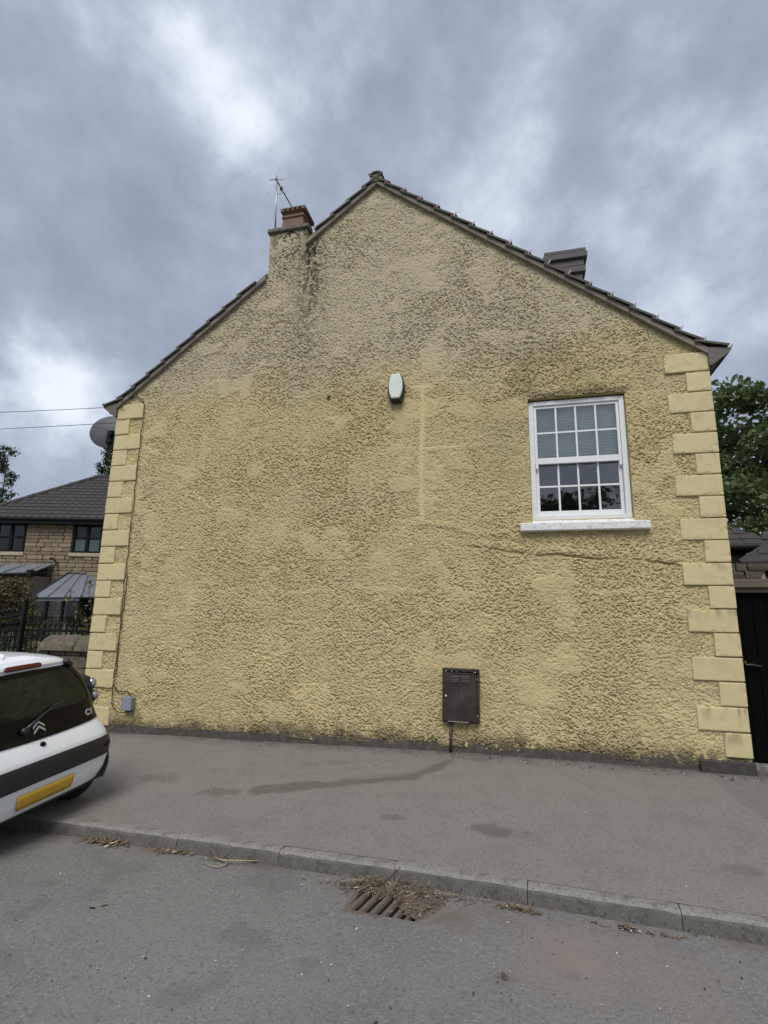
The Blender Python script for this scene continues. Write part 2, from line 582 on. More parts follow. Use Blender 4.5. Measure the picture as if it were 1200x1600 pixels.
m_stoneA = M('sandstone_block', (0.32, 0.272, 0.195), 0.9, noise=[(5.0, .42, .7, (0.235, 0.18, 0.115)), (22.0, .5, .75, (0.36, 0.295, 0.20))], bump=[(18.0, .9, .03), (70.0, .4, .008)],
            obj_rand=[((0.36, 0.285, 0.195), .0, .35), ((0.20, 0.150, 0.095), .5, .8), ((0.27, 0.235, 0.175), .85, 1.0)])
m_mortar = M('stone_mortar', (0.33, 0.29, 0.225), 0.95, noise=[(20.0, .45, .7, (0.25, 0.215, 0.16))], bump=[(50.0, .5, .006)])
m_sillstone = M('sill_stone', (0.42, 0.355, 0.26), 0.85, noise=[(10.0, .45, .7, (0.34, 0.28, 0.20))])
m_oldstone = M('weathered_gritstone', (0.135, 0.115, 0.085), 0.93, noise=[(5.0, .42, .68, (0.085, 0.073, 0.056)), (16.0, .5, .72, (0.20, 0.175, 0.125)), (7.0, .58, .75, (0.135, 0.14, 0.075))], bump=[(14.0, .8, .03), (60.0, .6, .01)],
               obj_rand=[((0.09, 0.078, 0.06), .3, .8)])
m_slate = M('dark_roof_tile', (0.040, 0.036, 0.036), 0.8, noise=[(12.0, .45, .7, (0.060, 0.052, 0.050)), (50.0, .62, .78, (0.10, 0.095, 0.085))], bump=[(50.0, .3, .004)], obj_rand=[((0.055, 0.047, 0.046), .3, 1.0)])
m_lead = M('lead_sheet', (0.17, 0.185, 0.205), 0.6, noise=[(5.0, .45, .7, (0.13, 0.14, 0.155)), (25.0, .58, .75, (0.23, 0.245, 0.265))], bump=[(12.0, .25, .01)])
m_blackframe = M('black_frame', (0.006, 0.0055, 0.0055), 0.5, spec=.2)
m_blackgate = M('black_gate_paint', (0.003, 0.003, 0.0032), 0.8, spec=0.05, noise=[(30.0, .62, .75, (0.007, 0.007, 0.007))])
m_fence = M('black_iron_paint', (0.006, 0.006, 0.0065), 0.5, spec=.2)
m_darkglass = glass_mat('dark_house_glass', (0.65, 0.69, 0.69), .8)
m_earth = M('garden_soil', (0.09, 0.075, 0.05), 0.95, noise=[(3.0, .45, .7, (0.07, 0.085, 0.035)), (20.0, .5, .7, (0.05, 0.042, 0.03))], bump=[(25.0, .6, .03)])
m_ground = M('grassland', (0.06, 0.085, 0.03), 0.95, noise=[(0.3, .4, .7, (0.09, 0.10, 0.045)), (4.0, .45, .7, (0.045, 0.065, 0.025))], bump=[(20.0, .5, .03)])
m_bark = M('tree_bark', (0.085, 0.068, 0.05), 0.95, noise=[(14.0, .45, .7, (0.05, 0.042, 0.033), 5.0, (1, 1, .3))], bump=[(20.0, .8, .02, 4.0, (1, 1, .3))])
m_leafA = M('sycamore_leaf', (0.115, 0.165, 0.062), 0.55, spec=0.3, island=[((0.165, 0.22, 0.085), .2, .6), ((0.075, 0.105, 0.05), .6, .85), ((0.19, 0.215, 0.10), .9, 1.0)], trans=.45)
m_leafB = M('ash_leaf', (0.09, 0.125, 0.065), 0.55, spec=0.3, island=[((0.115, 0.155, 0.075), .2, .6), ((0.026, 0.050, 0.020), .6, .85)], trans=.42)
m_leafC = M('birch_leaf', (0.055, 0.070, 0.035), 0.6, island=[((0.09, 0.11, 0.05), .3, .8)], trans=.25)
m_conifer = M('golden_conifer_spray', (0.105, 0.088, 0.028), 0.7, island=[((0.065, 0.060, 0.022), .2, .6), ((0.16, 0.125, 0.045), .7, 1.0)], trans=.15)
m_silver = M('silver_grass_blade', (0.36, 0.37, 0.30), 0.6, island=[((0.22, 0.25, 0.16), .2, .8)], trans=.2)
m_rose = M('yellow_green_leaf', (0.14, 0.145, 0.035), 0.6, island=[((0.22, 0.19, 0.05), .2, .6), ((0.07, 0.09, 0.03), .6, .95)], trans=.25)
m_wood = M('weathered_wood', (0.125, 0.105, 0.08), 0.9, noise=[(10.0, .45, .7, (0.11, 0.09, 0.07), 5.0, (.2, 1, 3)), (8.0, .58, .78, (0.17, 0.17, 0.08))], bump=[(30.0, .6, .01, 4.0, (.2, 1, 3))])

# ================================================================== SETTING
def gz(x, y):
    return -0.018 * np.clip(6 - np.asarray(x, float), 0, 6) + 0.025 * np.asarray(y, float)


def kerb_y(x):           # back edge of the kerb
    return -3.025 - 0.050 * (np.asarray(x, float) - 4.75)


KH = 0.10                # kerb upstand


def road_z(x, y):
    yk = kerb_y(x) - 0.125
    d = np.clip(yk - np.asarray(y, float), 0, 7.0)
    return gz(x, yk) - KH + 0.022 * d - 0.0028 * d * d


def gzf(x, y): return float(gz(x, y))
def rzf(x, y): return float(road_z(x, y))


def axis(fine0, fine1, step, lo, hi, grow=1.35):
    a = list(np.arange(fine0, fine1 + step / 2, step))
    s = step
    while a[-1] < hi:
        s *= grow
        a.append(min(a[-1] + s, hi))
    s = step
    b = []
    c = fine0
    while c > lo:
        s *= grow
        c = max(c - s, lo)
        b.append(c)
    return np.array(b[::-1] + a)


def polyline_dist(X, Y, pts):
    best = np.full(X.shape, 99.0)
    for (x0, y0), (x1, y1) in zip(pts[:-1], pts[1:]):
        dx, dy = x1 - x0, y1 - y0
        t = np.clip(((X - x0) * dx + (Y - y0) * dy) / (dx * dx + dy * dy), 0, 1)
        best = np.minimum(best, np.hypot(X - x0 - t * dx, Y - y0 - t * dy))
    return best


# ground to the horizon
g = MB()
R0 = 900
g.add([(-R0, -R0, -0.62), (R0, -R0, -0.62), (R0, R0, -0.62), (-R0, R0, -0.62)], [(0, 1, 2, 3)])
tag(g.build('ground', m_ground), kind='structure')

# road
xs = axis(1.6, 9.4, 0.03, -70, 70)
ts = axis(0.0, 2.6, 0.03, 0.0, 7.4)
X, T = np.meshgrid(xs, ts)
Y = kerb_y(X) - 0.115 - T
Z = road_z(X, Y)
rough = (fbm(X * 2.1, Y * 2.1, 3) - .5) * 0.010 + (fbm(X * 14, Y * 14, 5, 3) - .5) * 0.005
Z = Z + rough * sstep(0.0, 0.15, T)
pink = sstep(.45, .66, fbm(X * 1.1 + 4, Y * 1.1, 21)) * np.exp(-((X - 6.65) / .75) ** 2 - ((Y + 3.85) / .42) ** 2) * 1.25
mudr = np.exp(-((T - .03) / .07) ** 2) * sstep(.40, .70, fbm(X * 3.2, Y * 3.2, 31)) * 0.75
mudr = np.maximum(mudr, np.exp(-((X - 6.12) / .36) ** 2 - ((Y + 3.48) / .20) ** 2) * sstep(.3, .62, fbm(X * 5, Y * 5, 8)) * .7)
pat = sstep(.66, .74, fbm(X * 2.6 + 9, Y * 2.6, 41)) * .35
pat = np.maximum(pat, .7 * sstep(.10, .04, np.hypot((X - 6.5) / 1.0, (Y + 4.06) / .8) + .05 * fbm(X * 30, Y * 30, 4)))
me = fast_mesh('road', np.stack([X, Y, Z], -1).reshape(-1, 3), grid_quads(*X.shape)[:, ::-1], dict(pink=np.clip(pink, 0, 1) * .85, mud=np.clip(mudr, 0, 1), patch=np.clip(pat, 0, 1)), True)
me.materials.append(m_asph)
# leave the mouth of the gully open
GX0, GX1, GY0, GY1 = 5.50, 5.99, -3.655, -3.335
import bmesh
bm = bmesh.new()
bm.from_mesh(me)
kill = [f for f in bm.faces if GX0 + .02 < f.calc_center_median().x < GX1 - .02 and GY0 + .02 + .05 * (5.75 - f.calc_center_median().x) < f.calc_center_median().y < GY1 - .02]
bmesh.ops.delete(bm, geom=kill, context='FACES')
bm.to_mesh(me)
bm.free()
tag(link('road', me), kind='structure')

# pavement
xs = axis(2.0, 9.8, 0.03, -70, 70)
ys = np.linspace(0, 1, 106)
X, S = np.meshgrid(xs, ys)
yb = np.where(X < -0.2, 0.25, np.where(X > 9.25, .9, 0.10))
Y = yb + (kerb_y(X) - yb) * S
Z = gz(X, Y) + (fbm(X * 1.7, Y * 1.7, 13) - .5) * 0.014 * sstep(1.0, .93, S)
stain_l = [(5.78, -.35), (5.66, -.75), (5.42, -1.13), (4.92, -1.40), (4.43, -1.64), (4.05, -1.88)]
wob = (fbm(X * 5, Y * 5, 17) - .5) * .16
dl = polyline_dist(X, Y, stain_l) + wob
wid = .05 + .07 * sstep(5.3, 4.2, X)
stn = sstep(wid + .05, wid - .02, dl) * .75
stl2 = polyline_dist(X, Y, [(5.75, -.45), (5.45, -.95), (5.0, -1.2), (4.6, -1.42)]) + wob
stn = np.maximum(stn, sstep(.07, .0, stl2) * .35)
for (sx, sy, sr, sa) in [(3.66, -2.02, .17, .6), (5.49, -2.28, .09, .55), (6.42, -2.33, .17, .75), (6.30, -2.29, .10, .5), (8.12, -2.55, .10, .5), (2.75, -1.75, .2, .45), (4.45, -.75, .12, .35)]:
    stn = np.maximum(stn, sa * sstep(1.0, .55, np.hypot((X - sx) / (sr * 1.5), (Y - sy) / sr) + (fbm(X * 9, Y * 9, 19) - .5) * 1.2))
edge = np.exp(-((Y - .08) / .24) ** 2) * np.clip(.55 + 1.6 * (fbm(X * 6, Y * 6, 23) - .42), 0, 1)
edge = np.maximum(edge, .55 * sstep(.55, .25, np.hypot((X - 6.3) / 1.3, (Y + .15) / .5)) * sstep(.40, .6, fbm(X * 4, Y * 4, 29)))
# newer tarmac by the gate
px_ = 8.67 + (Y + .0) * -.02 + .05 * np.sin(Y * 2)
newt = sstep(px_ - .01, px_ + .02, X + .42 * np.clip(Y + 0.7, -1.2, 0) * 0.0) * sstep(-3.2, -1.2, Y) * .38
me = fast_mesh('pavement', np.stack([X, Y, Z], -1).reshape(-1, 3), grid_quads(*X.shape)[:, ::-1], dict(patch=np.clip(newt, 0, 1), mud=np.clip(stn, 0, 1), edge=np.clip(edge, 0, 1)), True)
me.materials.append(m_pave)
tag(link('pavement', me), kind='structure')

# kerb: one concrete stone after another
kerb = empty('kerb', kind='structure')
kerb_meshes = []
for s in range(4):
    rr = random.Random(s)
    b = MB()
    L_ = 0.910
    nx = 12
    prof = [(0, -.25), (0, 0), (.03, .003), (.078, .002), (.094, -.004), (.104, -.014), (.110, -.028), (.118, -.10), (.120, -.25)]
    vs = []
    for i in range(nx + 1):
        for j, (a, z) in enumerate(prof):
            endc = 0.0035 if i in (0, nx) and 0 < j else 0
            jit = rr.uniform(-.0025, .0025) if j > 1 else 0
            vs.append((-L_ / 2 + L_ * i / nx, -a + endc + jit, z - endc + jit))
    n = len(prof)
    fs = [(i * n + j, i * n + j + 1, (i + 1) * n + j + 1, (i + 1) * n + j) for i in range(nx) for j in range(n - 1)]
    fs += [tuple(range(n)), tuple(nx * n + j for j in range(n - 1, -1, -1))]
    b.add(vs, fs)
    km = b.mesh('kerb_stone', m_kerb, False)
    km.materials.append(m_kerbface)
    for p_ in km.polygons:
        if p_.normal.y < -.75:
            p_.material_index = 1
    kerb_meshes.append(km)
pitch = 0.915
x = 3.90 + pitch / 2
ka = math.atan(-.05)
for k in range(-22, 26):
    xc = x + k * pitch * cos(ka)
    z0, z1 = gzf(xc - .45, kerb_y(xc - .45)), gzf(xc + .45, kerb_y(xc + .45))
    o = link('kerb_stone', kerb_meshes[k % 4], kerb, (xc, float(kerb_y(xc)) + random.uniform(-.004, .004), (z0 + z1) / 2 + random.uniform(-.003, .003)), (0, -math.atan2(z1 - z0, .9), ka + random.uniform(-.003, .003)))

# far footway behind the camera
fp = MB()
fp.prism([(-60, -13.2), (60, -16), (60, -11.9), (-60, -6.6 - .0)], -.6, -.16, 'z')
# (kept clear of the carriageway)

# ================================================================== THE YELLOW HOUSE
W = 9.1476
AX, AZ = 4.565, 8.775
ZL, ZR = 5.22, 5.20          # wall head at the eaves


def roof_under(x):
    x = np.asarray(x, float)
    return np.where(x < AX, ZL + (AZ - ZL) * x / AX, AZ + (ZR - AZ) * (x - AX) / (W - AX))


CH0, CH1, CHT = 2.665, 3.345, 8.14      # chimney breast rising through the verge


def wall_top(x):
    t = roof_under(x)
    return np.where((x > CH0) & (x < CH1), np.maximum(t, CHT), t)


WX0, WX1, WZ0, WZ1 = 6.845, 8.112, 3.0, 4.735   # window opening

house = empty('house', (4.57, 0, 0), label='two storey end gable house with cream yellow roughcast wall and painted corner quoins', cat='house')
HO = (-4.57, 0, 0)


def hpart(o):
    o.parent = house
    o.location = Vector(o.location) + Vector(HO)
    return o


# roughcast sheet: real relief, thrown lumps and pits
st = 0.0071
xs = np.arange(0.0, W + st, st)
zs = np.arange(0.02, 8.82, st)
X, Zg = np.meshgrid(xs, zs)
wx = X + (vn(X * 9, Zg * 9, 51) - .5) * .05
wz = Zg + (vn(X * 9 + 5, Zg * 9, 52) - .5) * .05
w1 = worley((wx + .35 * wz) / .0170, wz / .0135, 1)
w2 = worley((wx + .2 * wz) / .025, (wz - .2 * wx) / .018, 2)
big = fbm(X * 2.3, Zg * 2.3, 61, 4)
mid = fbm(X * 9, Zg * 11, 62, 3)
fine = fbm(X * 44, Zg * 56, 63, 2)
fine2 = vn(X * 62, Zg * 75, 64)
lump = np.clip(1 - w1 / .75, 0, 1) ** .8 * .55 + np.clip(1 - w2 / .8, 0, 1) * .45
coarse = sstep(.40, .62, fbm(X * 1.3 + 3, Zg * 1.3, 66)) * .48 + .66
pits = sstep(.56, .76, vn(wx * 50 + wz * 16, wz * 70, 67))
H = (lump * .0125 + (fine - .5) * .0085 + (fine2 - .5) * .0105 - pits * .0165) * coarse + (mid - .5) * .005 + (big - .5) * .030
# old pipe chase plastered smooth, horizontal repair lines, the bulging crack under the window
def band(d, wdt): return np.exp(-(d / wdt) ** 2)
chase = band(X - (5.335 + .01 * np.sin(Zg * 3)), .035) * sstep(2.95, 3.1, Zg) * sstep(5.15, 5.05, Zg)
chase = np.maximum(chase, band(X - 5.33, .16) * band(Zg - 5.05, .06))
pad = np.maximum(chase, band(X - 3.98, .07) * band(Zg - .75, .45) * .6)
pad = np.maximum(pad, band(Zg - 4.10 - .02 * np.sin(X * 2), .035) * sstep(4.6, 5.2, X) * sstep(6.8, 6.2, X) * sstep(.4, .6, fbm(X * 3, Zg * 3, 71)) * .7)
pad = np.maximum(pad, band(Zg - 5.14, .05) * sstep(3.0, 3.6, X) * sstep(7, 6, X) * sstep(.42, .6, fbm(X * 3, Zg * 3, 72)) * .6)
pad = np.maximum(pad, sstep(.60, .72, fbm(X * 2.2 + 7, Zg * 2.8, 73)) * .75)
pad = np.maximum(pad, band(X - 1.72 - .02 * np.sin(Zg * 5), .05) * sstep(.8, 1.4, Zg) * sstep(5.0, 4.4, Zg) * sstep(.42, .6, fbm(X * 3, Zg * 3, 74)) * .7)
pad = np.maximum(pad, band(Zg - 2.02 - .03 * np.sin(X * 1.7), .04) * sstep(.45, .6, fbm(X * 2.5, Zg * 2.5, 77)) * .6)
H = H * (1 - .72 * pad) + .012 * pad
crz = 2.55 - .105 * (X - 7.0) + .11 * (fbm(X * 2.2, X * 0, 78, 4) - .5) * 2 * .6 + .03 * (fbm(X * 11, X * 0, 79, 3) - .5)
cr = sstep(5.6, 6.6, X) * sstep(8.75, 8.5, X)
H = H + cr * .014 * band(Zg - crz - .05, .06) * sstep(.3, .6, vn(X * 2, Zg * 0, 76)) - cr * .032 * band(Zg - crz + .005, .013) * sstep(.25, .50, vn(X * 5, Zg * 0, 75))
crz2 = 3.0 - .18 * (X - 5.3) + .03 * np.sin(X * 7)
H = H + sstep(5.0, 5.4, X) * sstep(7.0, 6.4, X) * .014 * band(Zg - crz2, .05)
tone_line = 5.05 + .30 * (fbm(X * .8, Zg * .8, 81) - .5) + .25 * sstep(6.2, 9, X)
tone = sstep(-.25, .75, Zg - tone_line + .8 * (fbm(X * 1.8, Zg * 1.8, 82) - .5))
tone = np.clip(tone * (.72 + .45 * fbm(X * 5, Zg * 5, 83)), 0, 1) * .92
tone = np.maximum(tone, .16 * sstep(.55, .72, fbm(X * 1.2, Zg * 1.2, 84)))
tone = tone * .90
nz9 = fbm(X * 16, Zg * 9, 85, 4)
spk0 = sstep(.42, .62, vn(X * 24, Zg * 22, 96))
dirt_dark = band(X - (3.42 + .05 * np.sin(Zg * 2)), .19 + .04 * (8.1 - Zg)) * sstep(5.3, 7.8, Zg) * (.18 + .82 * spk0 * sstep(.25, .5, nz9)) * 1.1
spk = sstep(.50, .66, vn(X * 26, Zg * 30, 95)) * sstep(.35, .6, nz9 + .12)
dirt_dark = np.maximum(dirt_dark, band(X - 3.02, .36) * sstep(6.9, 8.0, Zg) * spk * .95)
dirt_dark = np.maximum(dirt_dark, band(X - 3.45, .30) * sstep(4.6, 7.6, Zg) * spk * .8)
dirt_dark = np.maximum(dirt_dark, band(X - 2.75, .07) * sstep(7.2, 7.9, Zg) * sstep(.40, .6, nz9) * .6)
dirt_dark = np.maximum(dirt_dark, cr * .55 * band(Zg - crz + .008, .012) * sstep(.25, .50, vn(X * 5, Zg * 0, 75)))  # darker line following the crack groove
base_n = fbm(X * 5, Zg * 5, 86)
dirt_dark = np.maximum(dirt_dark, sstep(.32, .08, Zg - gz(X, 0) - .20 * (base_n - .5)) * sstep(.34, .58, nz9 + .15) * .80)
dirt_dark = np.maximum(dirt_dark, sstep(.70, .30, Zg - gz(X, 0)) * sstep(.55, .70, nz9) * .30)
dirt_dark = np.maximum(dirt_dark, .55 * band(Zg - WZ1 - .04, .05) * sstep(WX0 - .1, WX0 + .1, X) * sstep(WX1 + .15, WX1, X))  # darker band along the top edge of the window opening
dirt_dark = np.maximum(dirt_dark, .9 * sstep(.035, .02, np.hypot(X - 3.86, (Zg - 5.02) * .6)))
green = sstep(.50, .70, fbm(X * 2.2, Zg * 1.6, 87)) * (np.exp(-((X - 7.3) / 1.0) ** 2 - ((Zg - 5.0) / .45) ** 2) * .6 + np.exp(-((X - 6.4) / .7) ** 2 - ((Zg - .35) / .45) ** 2) * .55 + .05)
green = np.maximum(green, .30 * np.exp(-((X - 6.45) / .45) ** 2 - ((Zg - 4.2) / .7) ** 2))
pale = np.clip(chase * .9 + pad * .35 + .5 * sstep(.58, .72, fbm(X * 1.6 + 5, Zg * 1.6, 90)) * sstep(2.6, 1.2, Zg), 0, 1) * (1 - tone)
keep_v = (Zg <= wall_top(X) - .004) & ~((X > WX0) & (X < WX1) & (Zg > WZ0) & (Zg < WZ1 + .012 * np.sin(X * 9) + .03 * (fbm(X * 6, Zg * 0, 91) - .5))) & (Zg > gz(X, 0) + .058 + .06 * (base_n - .5) + .02 * (mid - .5))
kq = keep_v[:-1, :-1] & keep_v[:-1, 1:] & keep_v[1:, 1:] & keep_v[1:, :-1]
Q = grid_quads(*X.shape, keep=kq)
used = np.zeros(X.size, bool)
used[Q.ravel()] = True
remap = np.cumsum(used) - 1
V = np.stack([X, .030 - H, Zg], -1).reshape(-1, 3)[used]
A = {k: v.ravel()[used] for k, v in dict(tone=tone, dirt_dark=np.clip(dirt_dark, 0, 1), green=np.clip(green, 0, 1), pale=pale).items()}
me = fast_mesh('roughcast_face', V, remap[Q], A, True)
me.materials.append(m_dash)
hpart(link('roughcast_face', me))

# solid walls behind it
YB0, YB1 = .046, 6.0


def top_poly(x0, x1, z0):
    br = sorted({x0, x1} | {b for b in (CH0, CH0 + 1e-4, CH1, CH1 + 1e-4, AX) if x0 < b < x1})
    return [(x0, z0), (x1, z0)] + [(b, float(wall_top(np.array(b)))) for b in br[::-1]]


b = MB()
b.prism(top_poly(0.004, CH0, -.3), YB0, .34)
b.prism([(CH0, -.3), (CH1, -.3), (CH1, CHT), (CH0, CHT)], YB0, .62)
b.prism(top_poly(CH1, WX0 - .001, -.3), YB0, .34)
b.prism(top_poly(WX1 + .001, W - .004, -.3), YB0, .34)
b.prism([(WX0 - .001, -.3), (WX1 + .001, -.3), (WX1 + .001, WZ0), (WX0 - .001, WZ0)], YB0, .34)
b.prism(top_poly(WX0 - .001, WX1 + .001, WZ1), YB0, .34)
b.prism([(0.004, -.3), (.30, -.3), (.30, ZL - .02), (0.004, ZL - .02)], .34, YB1)
b.prism([(W - .30, -.3), (W - .004, -.3), (W - .004, ZR - .02), (W - .30, ZR - .02)], .34, YB1)
b.prism([(0.004, -.3), (W - .004, -.3), (W - .004, ZR - .02), (AX, AZ - .03), (0.004, ZL - .02)], YB1 - .3, YB1)
hpart(b.build('wall', m_dash_body))

# damp concrete plinth along the foot of the wall
b = MB()
xs_ = np.linspace(.27, 8.60, 80)
for x0, x1 in zip(xs_[:-1], xs_[1:]):
    b.add([(x0, .022, -.25), (x1, .022, -.25), (x1, .022 + .006 * sin(x1 * 9), gzf(x1, 0) + .11), (x0, .022 + .006 * sin(x0 * 9), gzf(x0, 0) + .11)], [(0, 1, 2, 3)])
hpart(b.build('plinth', m_plinth))
b = MB()
b.box(8.605, W + .02, -.035, .30, -.2, .132, .008)
hpart(b.build('plinth_block', m_slatewash))

# quoins
zR, zL, cL = 5.1976, 5.2227, .2757
gap = .014


qn = [0]


def quoin(x0, x1, z0, z1, yd):
    """moulded block with softened arrises, a slightly uneven painted face and algae runs from its top edge"""
    qn[0] += 1
    sd = qn[0]
    hw_, h_ = (x1 - x0) / 2, z1 - z0
    c = random.uniform(.004, .008)
    nx, nz_q = max(10, int((x1 - x0) / .016)), 18
    us = np.concatenate([[-hw_, -hw_, -hw_ + c * .35], np.linspace(-hw_ + c, hw_ - c, nx), [hw_ - c * .35, hw_, hw_]])
    vs_ = np.concatenate([[0, 0, c * .35], np.linspace(c, h_ - c, nz_q), [h_ - c * .35, h_, h_]])
    U, Vv = np.meshgrid(us, vs_)
    e = np.minimum(np.minimum(U + hw_, hw_ - U), np.minimum(Vv, h_ - Vv))
    wear = fbm(U * 14 + sd * 3.7, Vv * 14 + sd, 141, 3)
    Y = np.where(e <= 1e-9, c, np.where(e < c * .9, c * .28, 0.0)) + (wear - .5) * .005 * (e > 0)
    Y = Y + .010 * sstep(.66, .76, fbm(U * 26 + sd * 5.1, Vv * 26, 143, 2)) * (e < .022) * (e > 0)
    Y[[0, -1], :] = yd
    Y[:, [0, -1]] = yd
    run = sstep(.50, .70, fbm(U * 16 + sd * 9.3, Vv * 3 + sd, 145, 4)) * sstep(h_ - random.uniform(.10, .22), h_, Vv) * (.62 if random.random() < .5 and x0 > 5 else .2)
    run = np.maximum(run, .16 * sstep(.60, .74, fbm(U * 7 + sd * 2.3, Vv * 9, 147, 4)))
    me_ = fast_mesh('quoin', np.stack([U, Y, Vv], -1).reshape(-1, 3), grid_quads(*U.shape), dict(stain=np.clip(run, 0, 1)), False)
    me_.materials.append(m_quoin)
    o = link('quoin', me_, house, (Vector(((x0 + x1) / 2 + random.uniform(-.003, .003), random.uniform(-.006, .004), z0)) + Vector(HO)))
    o.rotation_euler = (random.uniform(-.004, .004), random.uniform(-.006, .006), random.uniform(-.003, .003))
    return o


for k in range(1, 19):
    zb = zR - .28 * k
    big_ = k % 2 == 1
    wq = (.52 if big_ else .262) + random.uniform(-.012, .012)
    quoin(W - wq, W + .012, zb + gap, zb + .28 - .003, .27 if big_ else .52)
for k in list(range(1, 18)) + [19]:
    zb = zL - cL * k
    big_ = k % 2 == 1
    wq = (.505 if big_ else .262) + random.uniform(-.01, .01)
    quoin(-.012, wq, zb + gap, zb + cL - .003, .27 if big_ else .52)

# ---- roof: slab, verge undercloak, tiles, ridge, eaves
slope = math.atan2(AZ - ZL, AX)
cs, sn = cos(slope), sin(slope)
roof = MB()
for side in (0, 1):
    if side == 0:
        P = [(-.20, ZL - .20 * math.tan(slope) + .03), (CH0 - .01, float(roof_under(CH0 - .01)) + .03)]
        for (xa, za), (xb_, zb_), ya in ((P[0], P[1], .02), ((CH1 + .01, float(roof_under(CH1)) + .03), (AX, AZ + .03), .02), ((CH0 - .01, float(roof_under(CH0 - .01)) + .03), (CH1 + .01, float(roof_under(CH1 + .01)) + .03), .64)):
            roof.prism([(xa, za), (xb_, zb_), (xb_, zb_ + .07), (xa, za + .07)], ya, YB1 + .05)
    else:
        xe = W + .20
        roof.prism([(AX, AZ + .03), (xe, ZR - .20 * math.tan(slope) + .03), (xe, ZR - .20 * math.tan(slope) + .10), (AX, AZ + .10)], .02, YB1 + .05)
ro = hpart(roof.build('roof', m_tile))


def rpart(o):
    o.parent = ro
    return o


# undercloak / mortar bed strips under the verge tiles, in lengths
def verge_run(xa, xb_, n):
    for i in range(n):
        x0 = xa + (xb_ - xa) * i / n
        x1 = xa + (xb_ - xa) * (i + 1) / n - .004
        z0, z1 = float(roof_under(np.array(x0))), float(roof_under(np.array(x1)))
        bb = MB()
        bb.prism([(x0, z0 - .05 + random.uniform(-.006, .006)), (x1, z1 - .05 + random.uniform(-.006, .006)), (x1, z1 + .035), (x0, z0 + .035)], -.035 - random.uniform(0, .008), .06)
        rpart(bb.build('verge_board', m_verge))


verge_run(-.03, CH0 - .005, 4)
verge_run(CH1 + .005, AX, 2)
verge_run(AX + .004, W + .03, 5)

# tiles: shared mesh, lower edge riding on the course beneath
TL, TW = .41, .33
gauge = .344


def tile_mesh(w_):
    bb = MB()
    prof = [(0, .0), (.04, .030), (.09, .030), (.13, .004), (.20, .004), (.24, .026), (.28, .026), (w_, .0)]
    n = len(prof)
    vs = []
    for xx in (0, TL):
        for y_, z_ in prof:
            vs.append((xx, y_, z_ + .030))
    for xx in (0, TL):
        for y_, z_ in prof:
            vs.append((xx, y_, z_))
    fs = [(i, i + 1, n + i + 1, n + i) for i in range(n - 1)] + [(2 * n + i, 3 * n + i, 3 * n + i + 1, 2 * n + i + 1) for i in range(n - 1)]
    fs += [(i, 2 * n + i, 2 * n + i + 1, i + 1) for i in range(n - 1)] + [(n + i, n + i + 1, 3 * n + i + 1, 3 * n + i) for i in range(n - 1)]
    fs += [(0, n, 3 * n, 2 * n), (n - 1, 3 * n - 1, 4 * n - 1, 2 * n - 1)]
    return bb.add(vs, fs)


tb = tile_mesh(TW)
tmesh = tb.mesh('roof_tile', m_tile)
slope_len = (AX + .32) / cs
rest = MB()
for side in (0, 1):
    n = int(slope_len / gauge)
    for k in range(n + 1):
        s = k * gauge + .02                        # distance up the slope from the eaves edge
        if side == 0:
            x0 = -.29 + s * cs
        else:
            x0 = W + .26 - s * cs
        ddx = (x0 if side == 0 else x0)
        zroof = float(AZ - abs(x0 - AX) * math.tan(slope)) + .045
        kick = (.135, .02)[k] if k < 2 else 0.0
        tilt = -(slope) + .055 if side == 0 else 0
        for c in range(19):
            y0 = -.075 + c * .318
            inside_ch = side == 0 and CH0 - .36 < x0 < CH1 - .02 and y0 < .6
            if inside_ch:
                if not (x0 + TL * cs < CH0 + .0):
                    continue
            z = zroof + .012 + kick
            ang = slope - .095 - kick * 2.2
            # local x of the tile runs up the slope
            if side == 0:
                mtx = Matrix.Translation((x0, y0, z)) @ Matrix.Rotation(-ang, 4, 'Y')
            else:
                mtx = Matrix.Translation((x0, y0 + .33, z)) @ Matrix.Rotation(pi, 4, 'Z') @ Matrix.Rotation(-ang, 4, 'Y')
            if c == 0:
                mtx = mtx @ Matrix.Rotation(random.uniform(-.012, .012), 4, 'Z') @ Matrix.Rotation(random.uniform(-.012, .012), 4, 'X')
                o = link('roof_tile', tmesh, ro)
                o.matrix_local = mtx
                bb = MB()
                yy = -.006 if side == 0 else TW - .004
                bb.box(.004, .020, yy, yy + .010, -.010, .058, 0, mtx)
                if 0 < k < n:
                    rpart(bb.build('verge_clip', m_clip))
            else:
                rest.add([tuple(mtx @ Vector(p)) for p in tb.v], tb.f)
rr_ = rpart(rest.build('tile_courses', m_tile))
rr_['kind'] = 'stuff'
# ridge tiles, half round
for k in range(14):
    y0 = -.085 + k * .445
    bb = MB()
    n = 9
    vs, fs = [], []
    for yy, rr in ((y0, .112), (y0 + .435, .105)):
        for rad in (rr, rr - .018):
            for i in range(n):
                g_ = pi * (.08 + .84 * i / (n - 1))
                vs.append((AX + .0 + rad * cos(g_), yy, AZ + .050 + rad * sin(g_) * .85))
    for i in range(n - 1):
        fs += [(i, i + 1, 2 * n + i + 1, 2 * n + i), (n + i, 3 * n + i, 3 * n + i + 1, n + i + 1), (i, n + i, n + i + 1, i + 1), (2 * n + i, 2 * n + i + 1, 3 * n + i + 1, 3 * n + i)]
    fs += [(0, 2 * n, 3 * n, n), (n - 1, 2 * n - 1, 4 * n - 1, 3 * n - 1)]
    bb.add(vs, fs)
    rpart(bb.build('ridge_tile', m_tile))
bb = MB()
bb.prism([(AX - .11, AZ - .02), (AX + .11, AZ - .02), (AX + .07, AZ + .17), (AX - .07, AZ + .17)], -.06, .02)
rpart(bb.build('ridge_mortar', m_verge))
